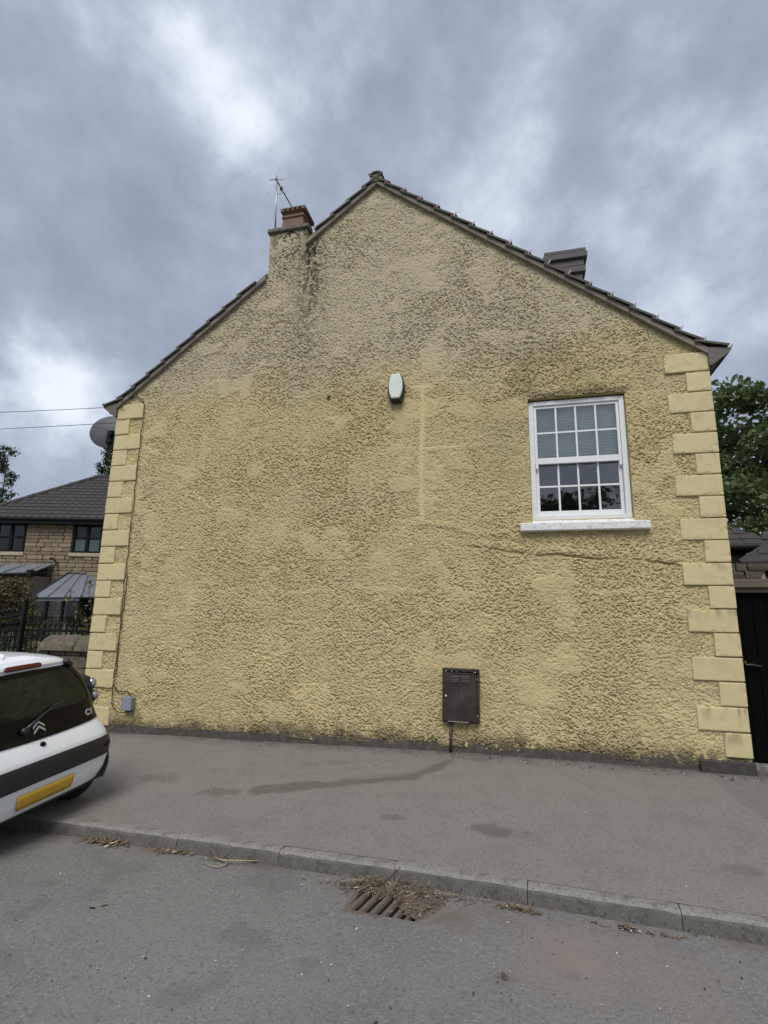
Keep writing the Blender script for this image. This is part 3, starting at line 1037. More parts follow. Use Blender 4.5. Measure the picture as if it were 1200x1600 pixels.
# boxed eaves with a flared gutter end, right and left
for sgn, xe, ze in ((1, W, ZR), (-1, 0.0, ZL)):
    bb = MB()
    P = [(.0, .03), (.0, -.22), (.035, -.22), (.26, -.05), (.305, .055), (.255, .0)]
    P = [(xe + sgn * a, ze + c) for a, c in P]
    bb.prism(P, -.045, YB1)
    hpart(bb.build('eaves_box', m_eave))

# ---- chimney on the verge
chim = MB()
chim.box(CH0 - .035, CH1 + .035, -.03, .68, CHT, CHT + .075, .012)
ch = hpart(chim.build('chimney_cap', m_cap))
fl = MB()
fl.prism([(CH0 + .05, CHT + .075), (CH1 - .05, CHT + .075), (CH1 - .15, CHT + .13), (CH0 + .15, CHT + .13)], .06, .58)
o = fl.build('flaunching', m_cap, ch)
pot = MB()
PX, PY, PZ = 3.06, .24, CHT + .10
def sq(h, z): return [(PX - h, PY - h, z), (PX + h, PY - h, z), (PX + h, PY + h, z), (PX - h, PY + h, z)]
rings = [(.200, 0), (.185, .17), (.185, .20), (.205, .205), (.205, .235), (.178, .24), (.178, .30), (.225, .315), (.225, .375), (.205, .378), (.12, .385)]
vs, fs = [], []
for h, z in rings:
    vs += sq(h, PZ + z)
for i in range(len(rings) - 1):
    for k in range(4):
        fs.append((i * 4 + k, i * 4 + (k + 1) % 4, (i + 1) * 4 + (k + 1) % 4, (i + 1) * 4 + k))
fs.append((0, 1, 2, 3))
n_ = len(rings) - 1
fs.append(tuple(n_ * 4 + k for k in (3, 2, 1, 0)))
pot.add(vs, fs)
potm = pot.build('chimney_pot', m_terra, ch)
lv = MB()
for k in range(4):
    xx = PX - .135 + k * .09
    lv.box(xx - .026, xx + .026, PY - .232, PY - .10, PZ + .325, PZ + .362)
    yy = PY - .135 + k * .09
    lv.box(PX + .1, PX + .232, yy - .026, yy + .026, PZ + .325, PZ + .362)
lv.build('vent_slot', m_pit, ch)
cg = MB()
for k in range(7):
    a = pi * k / 7
    pts = []
    for i in range(13):
        t_ = pi * i / 12
        pts.append((PX + .085 * cos(t_) * cos(a), PY + .085 * cos(t_) * sin(a), PZ + .385 + .13 * sin(t_)))
    cg.tube(pts, .010, 5)
cg.tube([(PX + .08 * cos(t_ * pi / 8), PY + .08 * sin(t_ * pi / 8), PZ + .43) for t_ in range(17)], .006, 5)
cg.build('wire_guard', m_galv, ch)

# ---- second chimney on the front slope, corbelled head just showing
c2 = empty('chimney_stack', (7.72, 1.85, 6.3))
c2.parent = house
c2.location = Vector((7.62, 1.9, 6.35)) + Vector(HO)
for (h, zz0, zz1) in ((.285, -.3, 1.34), (.335, 1.34, 1.46), (.315, 1.47, 1.60), (.37, 1.605, 1.72), (.35, 1.725, 1.80)):
    bb = MB()
    bb.box(-h, h, -h, h, zz0, zz1, .012)
    bb.build('corbel_course' if zz0 > 0 else 'shaft', m_stack, c2)

# ---- sash window
win = empty('sash_window')
hpart(win)
YF = .085
bb = MB()       # box frame
bb.box(WX0 + .004, WX0 + .072, YF, YF + .14, WZ0 + .03, WZ1 - .03, .004)
bb.box(WX1 - .072, WX1 - .004, YF, YF + .14, WZ0 + .03, WZ1 - .03, .004)
bb.box(WX0 + .073, WX1 - .073, YF + .001, YF + .14, WZ1 - .088, WZ1 - .026, .004)
bb.box(WX0 + .002, WX1 - .002, YF - .004, YF + .14, WZ0 - .01, WZ0 + .062, .004)
bb.build('box_frame', m_white, win)


def sash(z0, z1, y0, stile, top, bot, name):
    """a glazed sash of 4 x 2 panes; frame, glazing bars, panes"""
    xa, xb_ = WX0 + .074, WX1 - .074
    f = MB()
    f.box(xa, xa + stile, y0, y0 + .042, z0, z1, .004)
    f.box(xb_ - stile, xb_, y0, y0 + .042, z0, z1, .004)
    f.box(xa + stile, xb_ - stile, y0 + .001, y0 + .042, z1 - top, z1, .004)
    f.box(xa + stile, xb_ - stile, y0 + .001, y0 + .042, z0, z0 + bot, .004)
    gx0, gx1, gz0, gz1 = xa + stile, xb_ - stile, z0 + bot, z1 - top
    bw = .026
    for i in range(1, 4):
        xc = gx0 + (gx1 - gx0) * i / 4
        f.box(xc - bw / 2, xc + bw / 2, y0 + .004, y0 + .036, gz0, gz1, .004)
    zc_ = (gz0 + gz1) / 2
    for i in range(4):
        x0 = gx0 + (gx1 - gx0) * i / 4 + (bw / 2 if i else 0)
        x1 = gx0 + (gx1 - gx0) * (i + 1) / 4 - (bw / 2 if i < 3 else 0)
        f.box(x0, x1, y0 + .005, y0 + .035, zc_ - bw / 2, zc_ + bw / 2, .004)
    f.build(name, m_white, win)
    for i in range(4):
        for j in range(2):
            x0 = gx0 + (gx1 - gx0) * i / 4 + (bw / 2 if i else 0) - .004
            x1 = gx0 + (gx1 - gx0) * (i + 1) / 4 - (bw / 2 if i < 3 else 0) + .004
            a0, a1 = (gz0 - .004, zc_ - bw / 2 + .004) if j == 0 else (zc_ + bw / 2 - .004, gz1 + .004)
            p = MB()
            p.box(-(x1 - x0) / 2, (x1 - x0) / 2, -.002, .002, -(a1 - a0) / 2, (a1 - a0) / 2)
            o = p.build('pane', m_glass, win)
            o.location = ((x0 + x1) / 2, y0 + .022, (a0 + a1) / 2)
            o.rotation_euler = (random.uniform(-.006, .006), 0, random.uniform(-.006, .006))


ZM = 3.84
sash(ZM - .045, WZ1 - .089, YF + .022, .038, .040, .085, 'upper_sash')
sash(WZ0 + .063, ZM + .03, YF + .070, .045, .045, .075, 'lower_sash')
bb = MB()
for xx in (WX0 + .078, WX1 - .078 - .034):
    bb.prism([(YF + .018, ZM - .044), (YF + .062, ZM - .044), (YF + .062, ZM - .075), (YF + .040, ZM - .125), (YF + .018, ZM - .105)], xx, xx + .034, 'x')
bb.build('sash_horn', m_white, win)
bb = MB()
bb.box(6.685, 8.288, -.062, .085, 2.835, 2.945, .012)
so_ = hpart(bb.build('window_sill', m_whitesill))
bb = MB()
bb.prism([(-.02, 2.946), (.085, 2.946), (.085, 3.0), (.02, 2.985)], WX0 + .004, WX1 - .004, 'x')
bb.build('sill_slope', m_whitesill, so_)
# room behind
bb = MB()
rx0, rx1, ry0, ry1, rz0, rz1 = WX0 - .5, WX1 + .45, .342, 2.2, 2.35, 4.85
bb.add([(rx0, ry0, rz0), (rx1, ry0, rz0), (rx1, ry1, rz0), (rx0, ry1, rz0), (rx0, ry0, rz1), (rx1, ry0, rz1), (rx1, ry1, rz1), (rx0, ry1, rz1)],
       [(0, 1, 2, 3), (4, 7, 6, 5), (2, 6, 7, 3), (0, 3, 7, 4), (1, 5, 6, 2)])
hpart(bb.build('room', m_roomdark))
bl = empty('venetian_blind', label='pale grey green venetian blind drawn over the top half of the sash window', cat='blind')
bl.location = ((WX0 + WX1) / 2, .232, 4.70)
sm = MB()
sm.box(-.56, .56, -.026, .026, -.0015, .0015)
smesh = sm.mesh('slat', m_blind)
for k in range(19):
    link('slat', smesh, bl, (0, 0, -.05 - k * .043), (radians(68), 0, 0))
bb = MB()
bb.box(-.57, .57, -.03, .03, -.03, .0)
bb.box(-.57, .57, -.025, .025, -.90, -.87)
bb.build('head_rail', m_white, bl)
bb = MB()
for xx in (-.36, .0, .36):
    bb.box(xx - .008, xx + .008, -.031, -.028, -.88, -.03)
bb.build('ladder_tape', m_white, bl)

# ================================================================== THINGS FIXED TO THE HOUSE
# alarm bell box
al = empty('alarm_box', (4.955, -.01, 5.045), label='white fronted oval alarm box with black back high on the yellow wall', cat='alarm box')
def barrel(hw, hh, cut, n=10):
    pts = []
    for i in range(n + 1):
        t_ = -cut + 2 * cut * i / n
        pts.append((hw * (1 - .42 * (t_ / 1.0) ** 2), hh * t_ / cut))
    return pts + [(-a, c) for a, c in pts[::-1]]
bb = MB(); bb.prism(barrel(.125, .215, 1.0), -.075, .035); bevel(bb.build('back_shell', m_alarmback, al), .012)
bb = MB(); bb.prism(barrel(.106, .193, 1.0), -.115, -.066); o = bevel(bb.build('front_cover', m_alarm, al), .014, 3)
o.location = (.004, 0, .012)

# meter cupboard
mb = empty('meter_box', (5.868, 0, .705), (0, radians(.6), 0), label='dark brown metal gas meter box low on the wall with a pipe below', cat='meter box')
bb = MB(); bb.box(-.238, .238, -.055, .05, -.335, .335, .006); bb.build('case', m_meter, mb)
bb = MB(); bb.box(-.228, .205, -.082, -.054, -.318, .292, .007); dr = bb.build('door', m_meter, mb)
bb = MB(); bb.box(-.236, .236, -.095, -.054, .297, .338, .008); bb.build('hood', m_meter, mb)
bb = MB(); bb.box(.209, .232, -.074, -.054, -.32, .29, .004); bb.build('hinge_strip', m_meter, mb)
for k in range(4):
    for xx in (-.070, .058):
        bb = MB(); bb.prism([(-.083, .232 - k * .021), (-.083, .246 - k * .021), (-.094, .233 - k * .021)], xx - .056, xx + .056, 'x'); bb.build('louver', m_meter, dr)
bb = MB(); bb.lathe([(.014, 0), (.014, .010), (.008, .014)], 12, Matrix.Translation((-.185, -.082, -.01)) @ Matrix.Rotation(pi / 2, 4, 'X')); bb.build('lock', m_chip, dr)
bb = MB()
for xx, zz, s_, h_ in ((-.19, .300, .022, .006), (-.11, .298, .014, .005), (-.05, .297, .012, .005), (.05, .299, .01, .004), (.185, .300, .03, .006), (.215, .21, .006, .016), (.215, -.235, .006, .022)):
    bb.box(xx - s_ / 2, xx + s_ / 2, -.0975 if zz > .25 else -.0765, -.093 if zz > .25 else -.072, zz - h_ / 2, zz + h_ / 2)
bb.build('chipped_paint', m_chip, mb)
bb = MB(); bb.box(-.155, .10, -.0845, -.080, -.3215, -.317); bb.build('worn_edge', m_chip, mb)
bb = MB(); bb.tube([(-.128, -.012, -.33), (-.130, -.012, -.55), (-.134, -.012, -.70)], .021, 12); bb.build('pipe', m_pipe, mb, True)

# junction box by the left quoins, and the cables
jb = empty('junction_box', (.862, -.01, .348), label='small grey plastic junction box low on the left of the wall', cat='junction box')
bb = MB(); bb.box(-.082, .082, -.055, .03, -.095, .085, .006); bb.build('case', m_jbox, jb)
bb = MB(); bb.box(-.088, .088, -.072, -.054, -.100, .092, .006); bb.build('lid', m_jbox, jb)
for xx in (-.02, .035):
    bb = MB(); bb.tube([(xx, -.015, -.09), (xx, -.018, -.135)], .014, 8); bb.build('gland', m_cable, jb, True)


def cab(name, pts, rad, label, wob_=.012):
    out = []
    rr = random.Random(len(pts) * 31 + int(rad * 1e4))
    for (a, b_) in zip(pts[:-1], pts[1:]):
        a, b_ = Vector(a), Vector(b_)
        n = max(2, int((b_ - a).length / .12))
        for i in range(n):
            p = a.lerp(b_, i / n)
            if 0 < i:
                p = p + Vector((rr.uniform(-wob_, wob_), rr.uniform(-.006, .006), rr.uniform(-wob_, wob_) * .4))
            out.append(p)
    out.append(Vector(pts[-1]))
    bb = MB()
    bb.tube(out, rad, 6)
    return tag(bb.build(name, m_cable, None, True), label, 'cable')


cab('wall_cable', [(.03, -.022, 5.24), (.20, .004, 5.33), (.35, .0, 5.35), (.47, .0, 5.28), (.525, -.006, 5.18), (.527, -.008, 4.2), (.530, -.006, 3.0), (.535, -.006, 1.9), (.54, -.006, .9), (.545, -.006, .42), (.56, -.008, .30), (.66, -.008, .215), (.78, -.012, .20), (.835, -.02, .23)], .0065,
    'dark cable running down the whole height of the left quoins to the grey box')
cab('wall_cable', [(.55, -.008, .60), (.62, .0, .50), (.72, -.004, .505), (.83, -.004, .50), (.885, -.015, .445)], .008,
    'short dark cable crossing from the left quoins into the top of the grey box')
cab('wall_cable', [(.555, .0, 2.3), (.548, .0, 1.4), (.56, .0, .75)], .006, 'thin second cable beside the main cable on the lower left quoins', .02)

# satellite dish on the side wall
sd = empty('satellite_dish', (0, .55, 4.90), label='grey satellite dish on a black bracket at the left corner of the house', cat='satellite dish')
dm = Matrix.Translation((-.60, .0, .07)) @ Euler((radians(82), radians(-4), radians(22)), 'XYZ').to_matrix().to_4x4()
bb = MB()
prof = []
NR = 8
for i in range(NR + 1):
    r = .001 + .33 * i / NR
    prof.append((r, -.075 + .075 * (r / .33) ** 2))
prof += [(.334, .002), (.328, .010)]
for i in range(NR, -1, -1):
    r = .001 + .325 * i / NR
    prof.append((r, -.068 + .075 * (r / .33) ** 2))
bb.lathe(prof, 40, dm @ Matrix.Scale(1.12, 4, (1, 0, 0)) @ Matrix.Scale(-1, 4, (0, 0, 1)))
bb.build('reflector', m_dish, sd, True)
bb = MB()
bb.tube([(0, -.02, .0), (-.12, -.02, .03), (-.50, -.10, .03)], .022, 8)
bb.box(-.06, .0, -.09, .05, -.10, .12)
bb.build('wall_arm', m_gutter, sd)
bb = MB()
bb.box(-.56, -.45, -.13, -.07, -.02, .05)
bb.box(-.56, -.49, -.14, -.08, -.15, -.02)
bb.ellipsoid((-.53, -.11, -.15), (.062, .035, .055))
bb.tube([(-.53, -.11, -.15), (-.53, -.10, -.30)], .016, 8)
bb.build('tilt_bracket', m_gutter, sd)
bb = MB()
bb.tube([(-.52, -.08, -.18), (-.60, .35, -.26)], .012, 8)
bb.ellipsoid((-.60, .38, -.24), (.035, .05, .035))
bb.build('feed_arm', m_gutter, sd)

# TV aerial on the chimney
ta = empty('tv_aerial', (2.735, .06, CHT + .05), label='thin tv aerial on a pole beside the chimney pot', cat='aerial')
bb = MB(); bb.tube([(0, 0, 0), (-.02, 0, .60), (-.035, 0, 1.17)], .0145, 8); bb.build('mast', m_galv, ta, True)
T0 = Vector((-.035, -.02, 1.07))
bb = MB()
bd = Vector((.36, .42, -.66)).normalized()
bb.tube([T0 - bd * .03, T0 + bd * .62], .011, 6)
bb.ellipsoid(tuple(T0 + bd * .16), (.030, .025, .045))
bb.build('boom', m_darkmetal, ta)
el = MB()
ev = Vector((.10, -.05, 1)).normalized()
for i in range(8):
    p = T0 + bd * (.10 + i * .07)
    el.tube([p - ev * (.075 - .005 * i), p + ev * (.075 - .005 * i)], .0035, 5)
el.build('director', m_galv, ta)
el = MB()
sv = Vector((1, .25, .02)).normalized()
el.tube([T0 - sv * .13, T0 + sv * .14], .008, 6)
for d_, lo_, hi_ in ((-.125, -.26, .17), (-.09, -.02, .12), (.135, -.24, .24), (.085, -.14, .08)):
    p = T0 + sv * d_
    el.tube([p + Vector((0, 0, lo_)), p + Vector((0, 0, hi_))], .008 if abs(d_) > .1 else .005, 6)
el.build('reflector_bar', m_galv, ta)
bb = MB(); bb.tube([T0 + bd * .16, T0 + Vector((.10, .05, -.26)), T0 + Vector((.03, .02, -.28)), T0 + Vector((.0, .02, -.20))], .004, 5); bb.build('lead', m_cable, ta)

# overhead lines to a pole up the street
pole = empty('utility_pole', (-26.0, 1.5, -.4), label='wooden pole up the street carrying the overhead lines', cat='utility pole')
bb = MB(); bb.tube([(0, 0, 0), (0, 0, 9.2)], [.15, .11], 12); bb.build('post', m_wood, pole)
def sag(a, b_, s, r, label):
    a, b_ = Vector(a), Vector(b_)
    bb = MB()
    bb.tube([a.lerp(b_, i / 24) - Vector((0, 0, s * 4 * (i / 24) * (1 - i / 24))) for i in range(25)], r, 6)
    tag(bb.build('overhead_line', m_cable), label, 'cable', 'overhead lines from the left corner')
sag((.02, .0, 5.19), (-26, 1.45, 8.05), .30, .005, 'upper of two thin overhead lines meeting the house under the left eaves')
sag((-.02, .35, 5.05), (-26, 1.55, 7.35), .30, .005, 'lower of two thin overhead lines passing above the satellite dish')
tag(cab('line_anchor', [(.02, .0, 5.19), (.06, -.03, 5.17), (.12, -.03, 5.165)], .009, ''), 'pale hook tying the overhead line to the top left quoin', 'cable hook')

# ================================================================== LEFT: WALL, RAILINGS, NEIGHBOUR
ub = MB(); ub.box(-.5, .5, -.5, .5, -.5, .5, .07); unit_a = ub.mesh('stone', m_stoneA)
ub = MB(); ub.box(-.5, .5, -.5, .5, -.5, .5, .09); unit_o = ub.mesh('stone', m_oldstone)


def rough_block(seed, mat, name, sub=5, amp=.05):
    rr = random.Random(seed)
    import bmesh as bmm
    bm_ = bmm.new()
    bmm.ops.create_cube(bm_, size=1.0)
    bmm.ops.subdivide_edges(bm_, edges=bm_.edges[:], cuts=1, use_grid_fill=True)
    for v in bm_.verts:
        k = sum(abs(c) > .49 for c in v.co)
        if k == 3:
            v.co *= .93
        elif k == 2:
            v.co *= .97
        v.co += Vector((rr.uniform(-amp, amp), rr.uniform(-amp, amp), rr.uniform(-amp, amp))) * .6
    me_ = bpy.data.meshes.new(name)
    bm_.to_mesh(me_)
    bm_.free()
    me_.materials.append(mat)
    return me_


old_blocks = [rough_block(s, m_oldstone, 'stone') for s in range(5)]
san_blocks = [rough_block(s + 20, m_stoneA, 'stone', amp=.035) for s in range(6)]

# garden boundary wall with rounded copings, running back from the corner of the house
bw = empty('boundary_wall', (-.02, .30, 0), (0, 0, radians(4)), label='low weathered gritstone garden wall with round topped coping between car and house', cat='garden wall')
bb = MB(); bb.box(-1.02, .0, -.12, .12, -.4, 1.06); bb.build('core', m_plinth, bw)
z = -.35
row = 0
while z < 1.04:
    h = random.choice((.13, .16, .19, .14))
    h = min(h, 1.07 - z)
    x0 = -1.06
    while x0 < -.01:
        l = random.uniform(.22, .52)
        l = min(l, -x0 + .01)
        if l > .06:
            link('stone', random.choice(old_blocks), bw, (x0 + l / 2, -.10 + random.uniform(-.015, .012), z + h / 2), (random.uniform(-.02, .02), random.uniform(-.02, .02), 0), (l - .012, .16, h - .012))
        x0 += l
    z += h
for x0, l in ((-1.00, .64), (-.35, .36)):
    bb = MB()
    n = 11
    nx = 8
    rr = random.Random(int(l * 100))
    vs = []
    for i in range(nx + 1):
        t_ = i / nx
        for k in range(n):
            a = pi * k / (n - 1)
            j = 1 + rr.uniform(-.04, .04)
            vs.append((x0 + l * t_ + (.05 * sin(a) if i == 0 else 0), -.23 * cos(a) * j, 1.07 + .24 * sin(a) ** .8 * j * (.86 if i in (0, nx) else 1)))
    fs = [(i * n + k, i * n + k + 1, (i + 1) * n + k + 1, (i + 1) * n + k) for i in range(nx) for k in range(n - 1)]
    fs += [tuple(range(n)), tuple(nx * n + k for k in range(n - 1, -1, -1))] + [(i * n, (i + 1) * n, (i + 1) * n + n - 1, i * n + n - 1) for i in range(nx)]
    bb.add(vs, fs)
    bb.build('coping_stone', m_oldstone, bw, False)

# iron railings behind it
def railing(name, loc, rot, x0, x1, z0, z1, label, step=.115, spike=.17, tilt=0.0):
    r_ = empty(name, loc, rot, label=label, cat='iron railing')
    for zz, hh in ((z1, .022), (z1 - .14, .014), (z0, .02)):
        bb = MB()
        bb.prism([(x0, zz - hh), (x1, zz - hh + tilt * (x1 - x0)), (x1, zz + hh + tilt * (x1 - x0)), (x0, zz + hh)], -.02, .02)
        bb.build('rail', m_fence, r_)
    pm = MB()
    H_ = z1 + spike - z0
    pm.tube([(0, 0, 0), (0, 0, H_ - .08)], .010, 6)
    pm.tube([(0, 0, H_ - .10), (0, 0, H_ - .065), (0, 0, H_)], [.010, .024, .002], 6)
    pmesh = pm.mesh('baluster', m_fence)
    n = int((x1 - x0) / step)
    for i in range(n + 1):
        xx = x0 + .03 + i * step
        if xx < x1:
            link('baluster', pmesh, r_, (xx, 0, z0 + tilt * (xx - x0)))
    return r_


rl = railing('iron_railing', (0, .72, 0), (0, 0, radians(2)), -5.2, -.26, .15, 1.36, 'black iron railing with spear tops behind the low stone wall')
ga = railing('iron_gate', (-2.02, .60, 0), (0, 0, radians(-8)), -1.5, .0, .12, 1.42, 'black iron gate with sloping top rail left of the railing', .10, .16, .16)
ga['category'] = 'gate'
for xx in (0.0,):
    bb = MB(); bb.box(xx - .035, xx + .035, -.035, .035, -.3, 1.85, .006); bb.ellipsoid((xx, 0, 1.89), (.04, .04, .05)); bb.build('post', m_fence, ga)
bb = MB()
for k in range(4):
    cxx = -1.3 + k * .34
    pts = [(cxx + .10 * cos(t_ * pi / 8), 0, .80 + .10 * sin(t_ * pi / 8)) for t_ in range(17)]
    bb.tube(pts, .011, 5)
bb.build('scroll', m_fence, ga)

# blue tub and a few pale pots behind the railings
tb_ = empty('blue_tub', (-1.55, 1.55, -.1), label='blue plastic tub standing behind the iron railing', cat='tub')
m_blue = M('blue_plastic', (0.03, 0.05, 0.20), 0.5)
bb = MB(); bb.lathe([(.17, 0), (.20, .55), (.225, .56), (.225, .60), (.19, .60), (.16, .1)], 20); bb.build('body', m_blue, tb_, True)
m_pot = M('grey_stone_pot', (0.34, 0.33, 0.30), 0.9, noise=[(12.0, .45, .7, (0.22, 0.21, 0.19))])
for i, (xx, yy, s_, lb) in enumerate(((-2.0, 1.6, 1.0, 'pale stone planter behind the railing, left of the blue tub'), (-1.15, 1.7, .85, 'pale stone planter behind the railing, right of the blue tub'))):
    pp = empty('stone_planter', (xx, yy, -.1), label=lb, cat='planter', group='planters behind the railing')
    bb = MB(); bb.lathe([(.15 * s_, 0), (.16 * s_, .05), (.10 * s_, .12), (.13 * s_, .5), (.24 * s_, .85), (.26 * s_, .92), (.21 * s_, .92), (.1 * s_, .7)], 18); bb.build('urn', m_pot, pp, True)

# garden ground
bb = MB(); bb.prism([(-30, .45), (-.02, .45), (-.02, 6.2), (4, 6.2), (4, 30), (-30, 30)], -.5, -.08, 'z')
tag(bb.build('garden_ground', m_earth), kind='structure')
bb = MB(); bb.prism([(9.16, .92), (40, .92), (40, 30), (9.16, 30)], -.5, -.06, 'z')
tag(bb.build('yard_ground', m_earth), kind='structure')

# --- the stone house beyond
SH = empty('stone_house', (-10.407, 8.983, 0), (0, 0, YAW), label='sandstone house with dark tiled hip roof and black windows beyond the garden', cat='house')
HX0, HX1, HZ = -2.85, 7.5, 5.12
bb = MB()
bb.box(HX0 + .05, HX1, .06, 6.4, -.6, HZ)
bb.build('wall', m_mortar, SH)
WINS = [(-2.15, -1.06), (.75, 1.84)]
WZa, WZb = 3.93, HZ - .03
ch_ = .138
z = .9
sw_count = 0
rest = MB()
while z < HZ - .02:
    h = min(ch_ * random.choice((.8, 1, 1, 1.2)), HZ - z)
    segs = [(HX0, 3.2)]
    if z + h > WZa - .1:
        segs = [(HX0, WINS[0][0] - .03), (WINS[0][1] + .03, WINS[1][0] - .03), (WINS[1][1] + .03, 3.2)]
    for s0, s1 in segs:
        x0 = s0
        while x0 < s1 - .03:
            l = random.uniform(.24, .70)
            if s1 - x0 - l < .2:
                l = s1 - x0
            link('stone', random.choice(san_blocks), SH, (x0 + l / 2, .03 + random.uniform(-.012, .012), z + h / 2), None, (l - .014, .10, h - .014))
            sw_count += 1
            x0 += l
    z += h
# the rest of the facade, out of sight, joined
z = .9
while z < HZ - .02:
    x0 = 3.2
    while x0 < HX1:
        l = min(random.uniform(.3, .8), HX1 - x0)
        rest.box(x0 + .008, x0 + l - .008, -.02, .07, z + .008, z + ch_ - .008, .008)
        x0 += l + 1e-3
    z += ch_
o = rest.build('stone_courses', m_stoneA, SH); o['kind'] = 'stuff'
for (xa, xb_) in WINS:
    wn = empty('window'); wn.parent = SH
    f = MB()
    t_ = .07
    f.box(xa, xb_, -.0, .085, WZb - t_, WZb, .004); f.box(xa, xb_, -.0, .085, WZa, WZa + t_, .004)
    zm = WZa + .56
    for xx in (xa, (xa + xb_) / 2 - .06, xb_ - t_):
        wd = .12 if abs(xx - (xa + xb_) / 2) < .2 else t_
        f.box(xx, xx + wd, -.004, .084, WZa + t_, WZb - t_, .004)
    xm = (xa + xb_) / 2
    for a, c in ((xa + t_, xm - .06), (xm + .06, xb_ - t_)):
        f.box(a, c, -.002, .08, zm - .03, zm + .03, .004)
    f.build('frame', m_blackframe, wn)
    for i, (a, c) in enumerate(((xa + t_, xm - .06), (xm + .06, xb_ - t_))):
        for j, (p0, p1) in enumerate(((WZa + t_, zm - .03), (zm + .03, WZb - t_))):
            p = MB(); p.box(-(c - a) / 2, (c - a) / 2, -.003, .003, -(p1 - p0) / 2, (p1 - p0) / 2)
            o = p.build('pane', m_darkglass, wn); o.location = ((a + c) / 2, .045, (p0 + p1) / 2)
            o.rotation_euler = (random.uniform(-.03, .03), 0, random.uniform(-.03, .03))
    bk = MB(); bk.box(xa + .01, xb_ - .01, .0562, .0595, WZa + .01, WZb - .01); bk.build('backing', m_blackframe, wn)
    if xa > 0:   # pale lower blinds
        for (a, c) in ((xa + t_, xm - .06), (xm + .06, xb_ - t_)):
            p = MB(); p.box(a + .02, c - .02, .052, .056, WZa + t_, zm - .04)
            p.build('net_screen', m_blind, wn)
    s_ = MB(); s_.box(xa - .06, xb_ + .06, -.07, .05, WZa - .135, WZa - .006, .006)
    s_.build('sill', m_sillstone, wn)
# roof
RP = radians(38)
ov = .32
ex0, ex1, ey = HX0 - ov, HX1 + ov, -ov
hr = 2.78 + ov
rz = HZ + .06
rise = hr * math.tan(RP)
rf = MB()
dpt = 2 * hr
rf.add([(ex0, ey, rz), (ex1, ey, rz), (ex1, ey + dpt, rz), (ex0, ey + dpt, rz), (ex0 + hr, ey + hr, rz + rise), (ex1 - hr, ey + hr, rz + rise)],
       [(0, 1, 5, 4), (1, 2, 5), (2, 3, 4, 5), (3, 0, 4), (0, 3, 2, 1)])
rfo = rf.build('roof', m_slate, SH)
TWd, TG = .30, .292
tmb = MB()
n = 7
pr = [(0, 0), (.05, .028), (.10, .032), (.15, .010), (.20, .0), (.25, .012), (TWd - .004, .004)]
vs = [(a, 0, c + .022) for a, c in pr] + [(a, .36, c + .006) for a, c in pr] + [(a, 0, c - .006) for a, c in pr]
fs = [(i, i + 1, n + i + 1, n + i) for i in range(n - 1)] + [(2 * n + i, 2 * n + i + 1, i + 1, i) for i in range(n - 1)]
tmb.add(vs, fs)
slm = tmb.mesh('roof_tile', m_slate)
rest = MB()
nrow = int(hr / cos(RP) / TG)
tl_n = 0
for k in range(nrow + 1):
    s = k * TG
    yy = ey + s * cos(RP) - .03
    zz = rz + s * sin(RP) + .012
    xl, xr = ex0 + s * cos(RP), ex1 - s * cos(RP)
    j = 0
    xx = ex0 + .02
    while xx < xr:
        if xx + TWd * .75 > xl:
            mtx = Matrix.Translation((xx, yy, zz)) @ Matrix.Rotation(RP - .05, 4, 'X')
            if xx < 2.45 and tl_n < 290:
                o = link('roof_tile', slm, rfo); o.matrix_local = mtx; tl_n += 1
            else:
                rest.add([tuple(mtx @ Vector(p)) for p in tmb.v], tmb.f)
        xx += TWd
o = rest.build('tile_courses', m_slate, rfo); o['kind'] = 'stuff'
# hip and ridge caps
p0, p1 = Vector((ex0, ey, rz + .03)), Vector((ex0 + hr, ey + hr, rz + rise + .05))
for i in range(12):
    a, c = p0.lerp(p1, i / 12), p0.lerp(p1, (i + 1.08) / 12)
    bb = MB(); bb.tube([a, c], [.10, .092], 8); bb.build('hip_tile', m_slate, rfo)
for i in range(12):
    xa = ex0 + hr + i * .42
    bb = MB(); bb.tube([(xa, ey + hr, rz + rise + .035), (xa + .44, ey + hr, rz + rise + .035)], [.10, .092], 8); bb.build('ridge_tile', m_slate, rfo)
bb = MB(); bb.box(ex0 + .02, ex1, ey + .0, ey + .03, rz - .20, rz - .02); bb.box(ex0 + .02, ex1, ey + .03, .02, rz - .20, rz - .18); bb.build('fascia', m_gutter, SH)
bb = MB(); bb.tube([(ex0, ey - .055, rz - .03), (ex1, ey - .055, rz - .03)], .055, 10); bb.build('gutter', m_gutter, SH)

# lean-to on the left with its metal roof
lt = empty('lean_to', (-10.407, 8.983, 0), (0, 0, YAW), label='stone lean-to with grey sheet roof and black gutter left of the conservatory', cat='lean-to')
bb = MB(); bb.box(-3.2, .12, -1.05, -.08, -.6, 2.98); bb.build('wall', m_mortar, lt)
z = .9
while z < 2.96:
    h = min(ch_, 2.96 - z)
    x0 = -3.2
    while x0 < .11:
        l = random.uniform(.26, .7)
        if .12 - x0 - l < .2: l = .12 - x0
        link('stone', random.choice(san_blocks), lt, (x0 + l / 2, -1.06, z + h / 2), None, (l - .014, .10, h - .014))
        x0 += l
    z += h
bb = MB()
bb.add([(-3.3, -1.3, 2.93), (.20, -1.3, 3.02), (.20, -.09, 3.44), (-3.3, -.09, 3.40), (-3.3, -1.3, 2.99), (.20, -1.3, 3.07), (.20, -.09, 3.49), (-3.3, -.09, 3.45)],
       [(0, 3, 2, 1), (4, 5, 6, 7), (0, 1, 5, 4), (1, 2, 6, 5), (2, 3, 7, 6), (3, 0, 4, 7)])
rfl = bb.build('roof', m_lead, lt)
